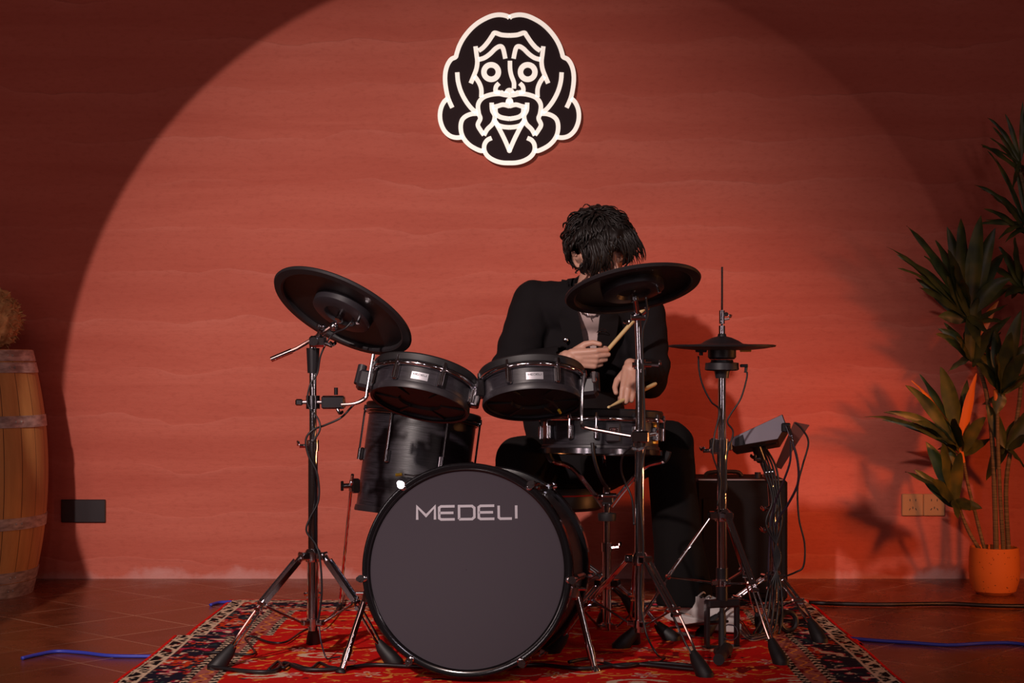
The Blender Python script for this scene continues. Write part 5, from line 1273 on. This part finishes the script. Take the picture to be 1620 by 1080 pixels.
cable('hi_hat_lead', 'thin lead curving from the left of the hi-hat pad to its pole', [at(1105, 563, 5.12), at(1106, 585, 5.12), at(1112, 610, 5.12), at(1125, 635, 5.12), at(1138, 650, 5.13), at(1130, 690, 5.11), at(1128, 720, 5.10), at(1140, 760, 5.11), at(1135, 800, 5.11)], 0.0028, cablem, group='hi-hat leads')
cable('hi_hat_lead', 'thin lead curving from the right of the hi-hat pad to its pole', [at(1182, 588, 5.12), at(1181, 600, 5.12), at(1172, 630, 5.12), at(1156, 655, 5.12), at(1151, 668, 5.12), at(1160, 685, 5.12), at(1150, 720, 5.12), at(1149, 780, 5.12)], 0.0028, cablem, group='hi-hat leads')
cable('module_lead', 'purplish cable hanging from the plug of the control module', [at(1253, 697, 5.25), at(1262, 730, 5.25), at(1262, 765, 5.27), at(1245, 800, 5.34), at(1232, 820, 5.38), at(1222, 850, 5.40), at(1226, 900, 5.40), at(1222, 980, 5.36), at(1215, 1000, 5.34)], 0.0042, cablep, group='module cables')
cable('module_lead', 'second cable from the module plug, hanging to the left of the first', [at(1251, 697, 5.26), at(1250, 730, 5.27), at(1238, 765, 5.30), at(1225, 800, 5.36), at(1218, 850, 5.40), at(1216, 930, 5.40), at(1225, 990, 5.38)], 0.0036, cablep, group='module cables')
cable('module_lead', 'long thin black cable sagging from the module near the wall', [at(1258, 668, 5.33), at(1270, 680, 5.33), at(1279, 700, 5.33), at(1270, 735, 5.33), at(1262, 770, 5.33), at(1264, 820, 5.33), at(1273, 860, 5.33), at(1271, 895, 5.33), at(1258, 905, 5.34), at(1240, 912, 5.40)], 0.0032, cablem, group='module cables')
for k in range(5):
    xo = (k-2)*5
    cable('module_lead', 'one of the bundled black cables tied along the module stand', [at(1205+xo*0.5, 706, 5.40), at(1218+xo, 740, 5.41), at(1228+xo*0.6, 790, 5.40), at(1224+xo*1.2, 830, 5.39), at(1230-xo*0.5, 880, 5.39), at(1226+xo, 930, 5.38), at(1222+xo*1.5, 975, 5.36), at(1212+xo*2, 1002, 5.33)], 0.0036, cablem, group='bundled leads on the module stand')
for k in range(6):
    cable('pedal_wire', 'thin wire in the tangle on the rug by the hi-hat pedal', [fl(1148, 1006-k, 0.03), fl(1160+2*k, 1004-2*k, 0.03), fl(1175+2*k, 1014-k, 0.02), fl(1190, 1022-2*k, 0.018), fl(1215, 1016-2*k, 0.018), fl(1230+3*k, 1004-2*k, 0.02)], 0.002, (cablep if k % 2 else mat('wire_tan', (0.25, 0.14, 0.09), 0.5)), group='wires by the hi-hat pedal')
lp = [at(1155, 1000, 5.0)+Vector((0.024*math.cos(a), 0.01*math.sin(a), 0.022*math.sin(a))) for a in [2*PI*i/10 for i in range(11)]]
cable('wire_loop', 'small grey loop of wire standing beside the hi-hat pedal', lp, 0.0018, cablep)
jk = MB().cyl(fl(1143, 1043, 0.03), fl(1143, 1043, 0.03)+Vector((0, 0.01, 0.11)), 0.013, 0.011, n=14).cyl(fl(1143, 1043, 0.03)+Vector((0, 0.01, 0.11)), fl(1143, 1043, 0.03)+Vector((0, 0.01, 0.125)), 0.008, n=14)
jk.box((0, 0, 0), (0.05, 0.05, 0.02), Matrix.Translation(fl(1143, 1043, 0.022)), 0.005)
tag(jk.build('cable_connector', rubber), 'black upright cable connector on the rug in front of the hi-hat pedal', 'connector')
m = MB().tube([fl(1137, 1062, 0.035), fl(1150, 1044, 0.035)], [0.017, 0.019], 14); tag(m.build('cable_plug', rubber), 'thick black plug lying on the rug by the right front stand foot', 'connector')
m = MB().lathe([(0.030+0.009*math.cos(q*PI/4), 0.009*math.sin(q*PI/4)) for q in range(8)], frame(fl(1247, 1004, 0.045), (0.4, -1, 0.1)), 28, closed=True); tag(m.build('cable_coil', cablem), 'small coil of black cable standing against the module stand feet', 'cable')
SC.render.film_transparent = False
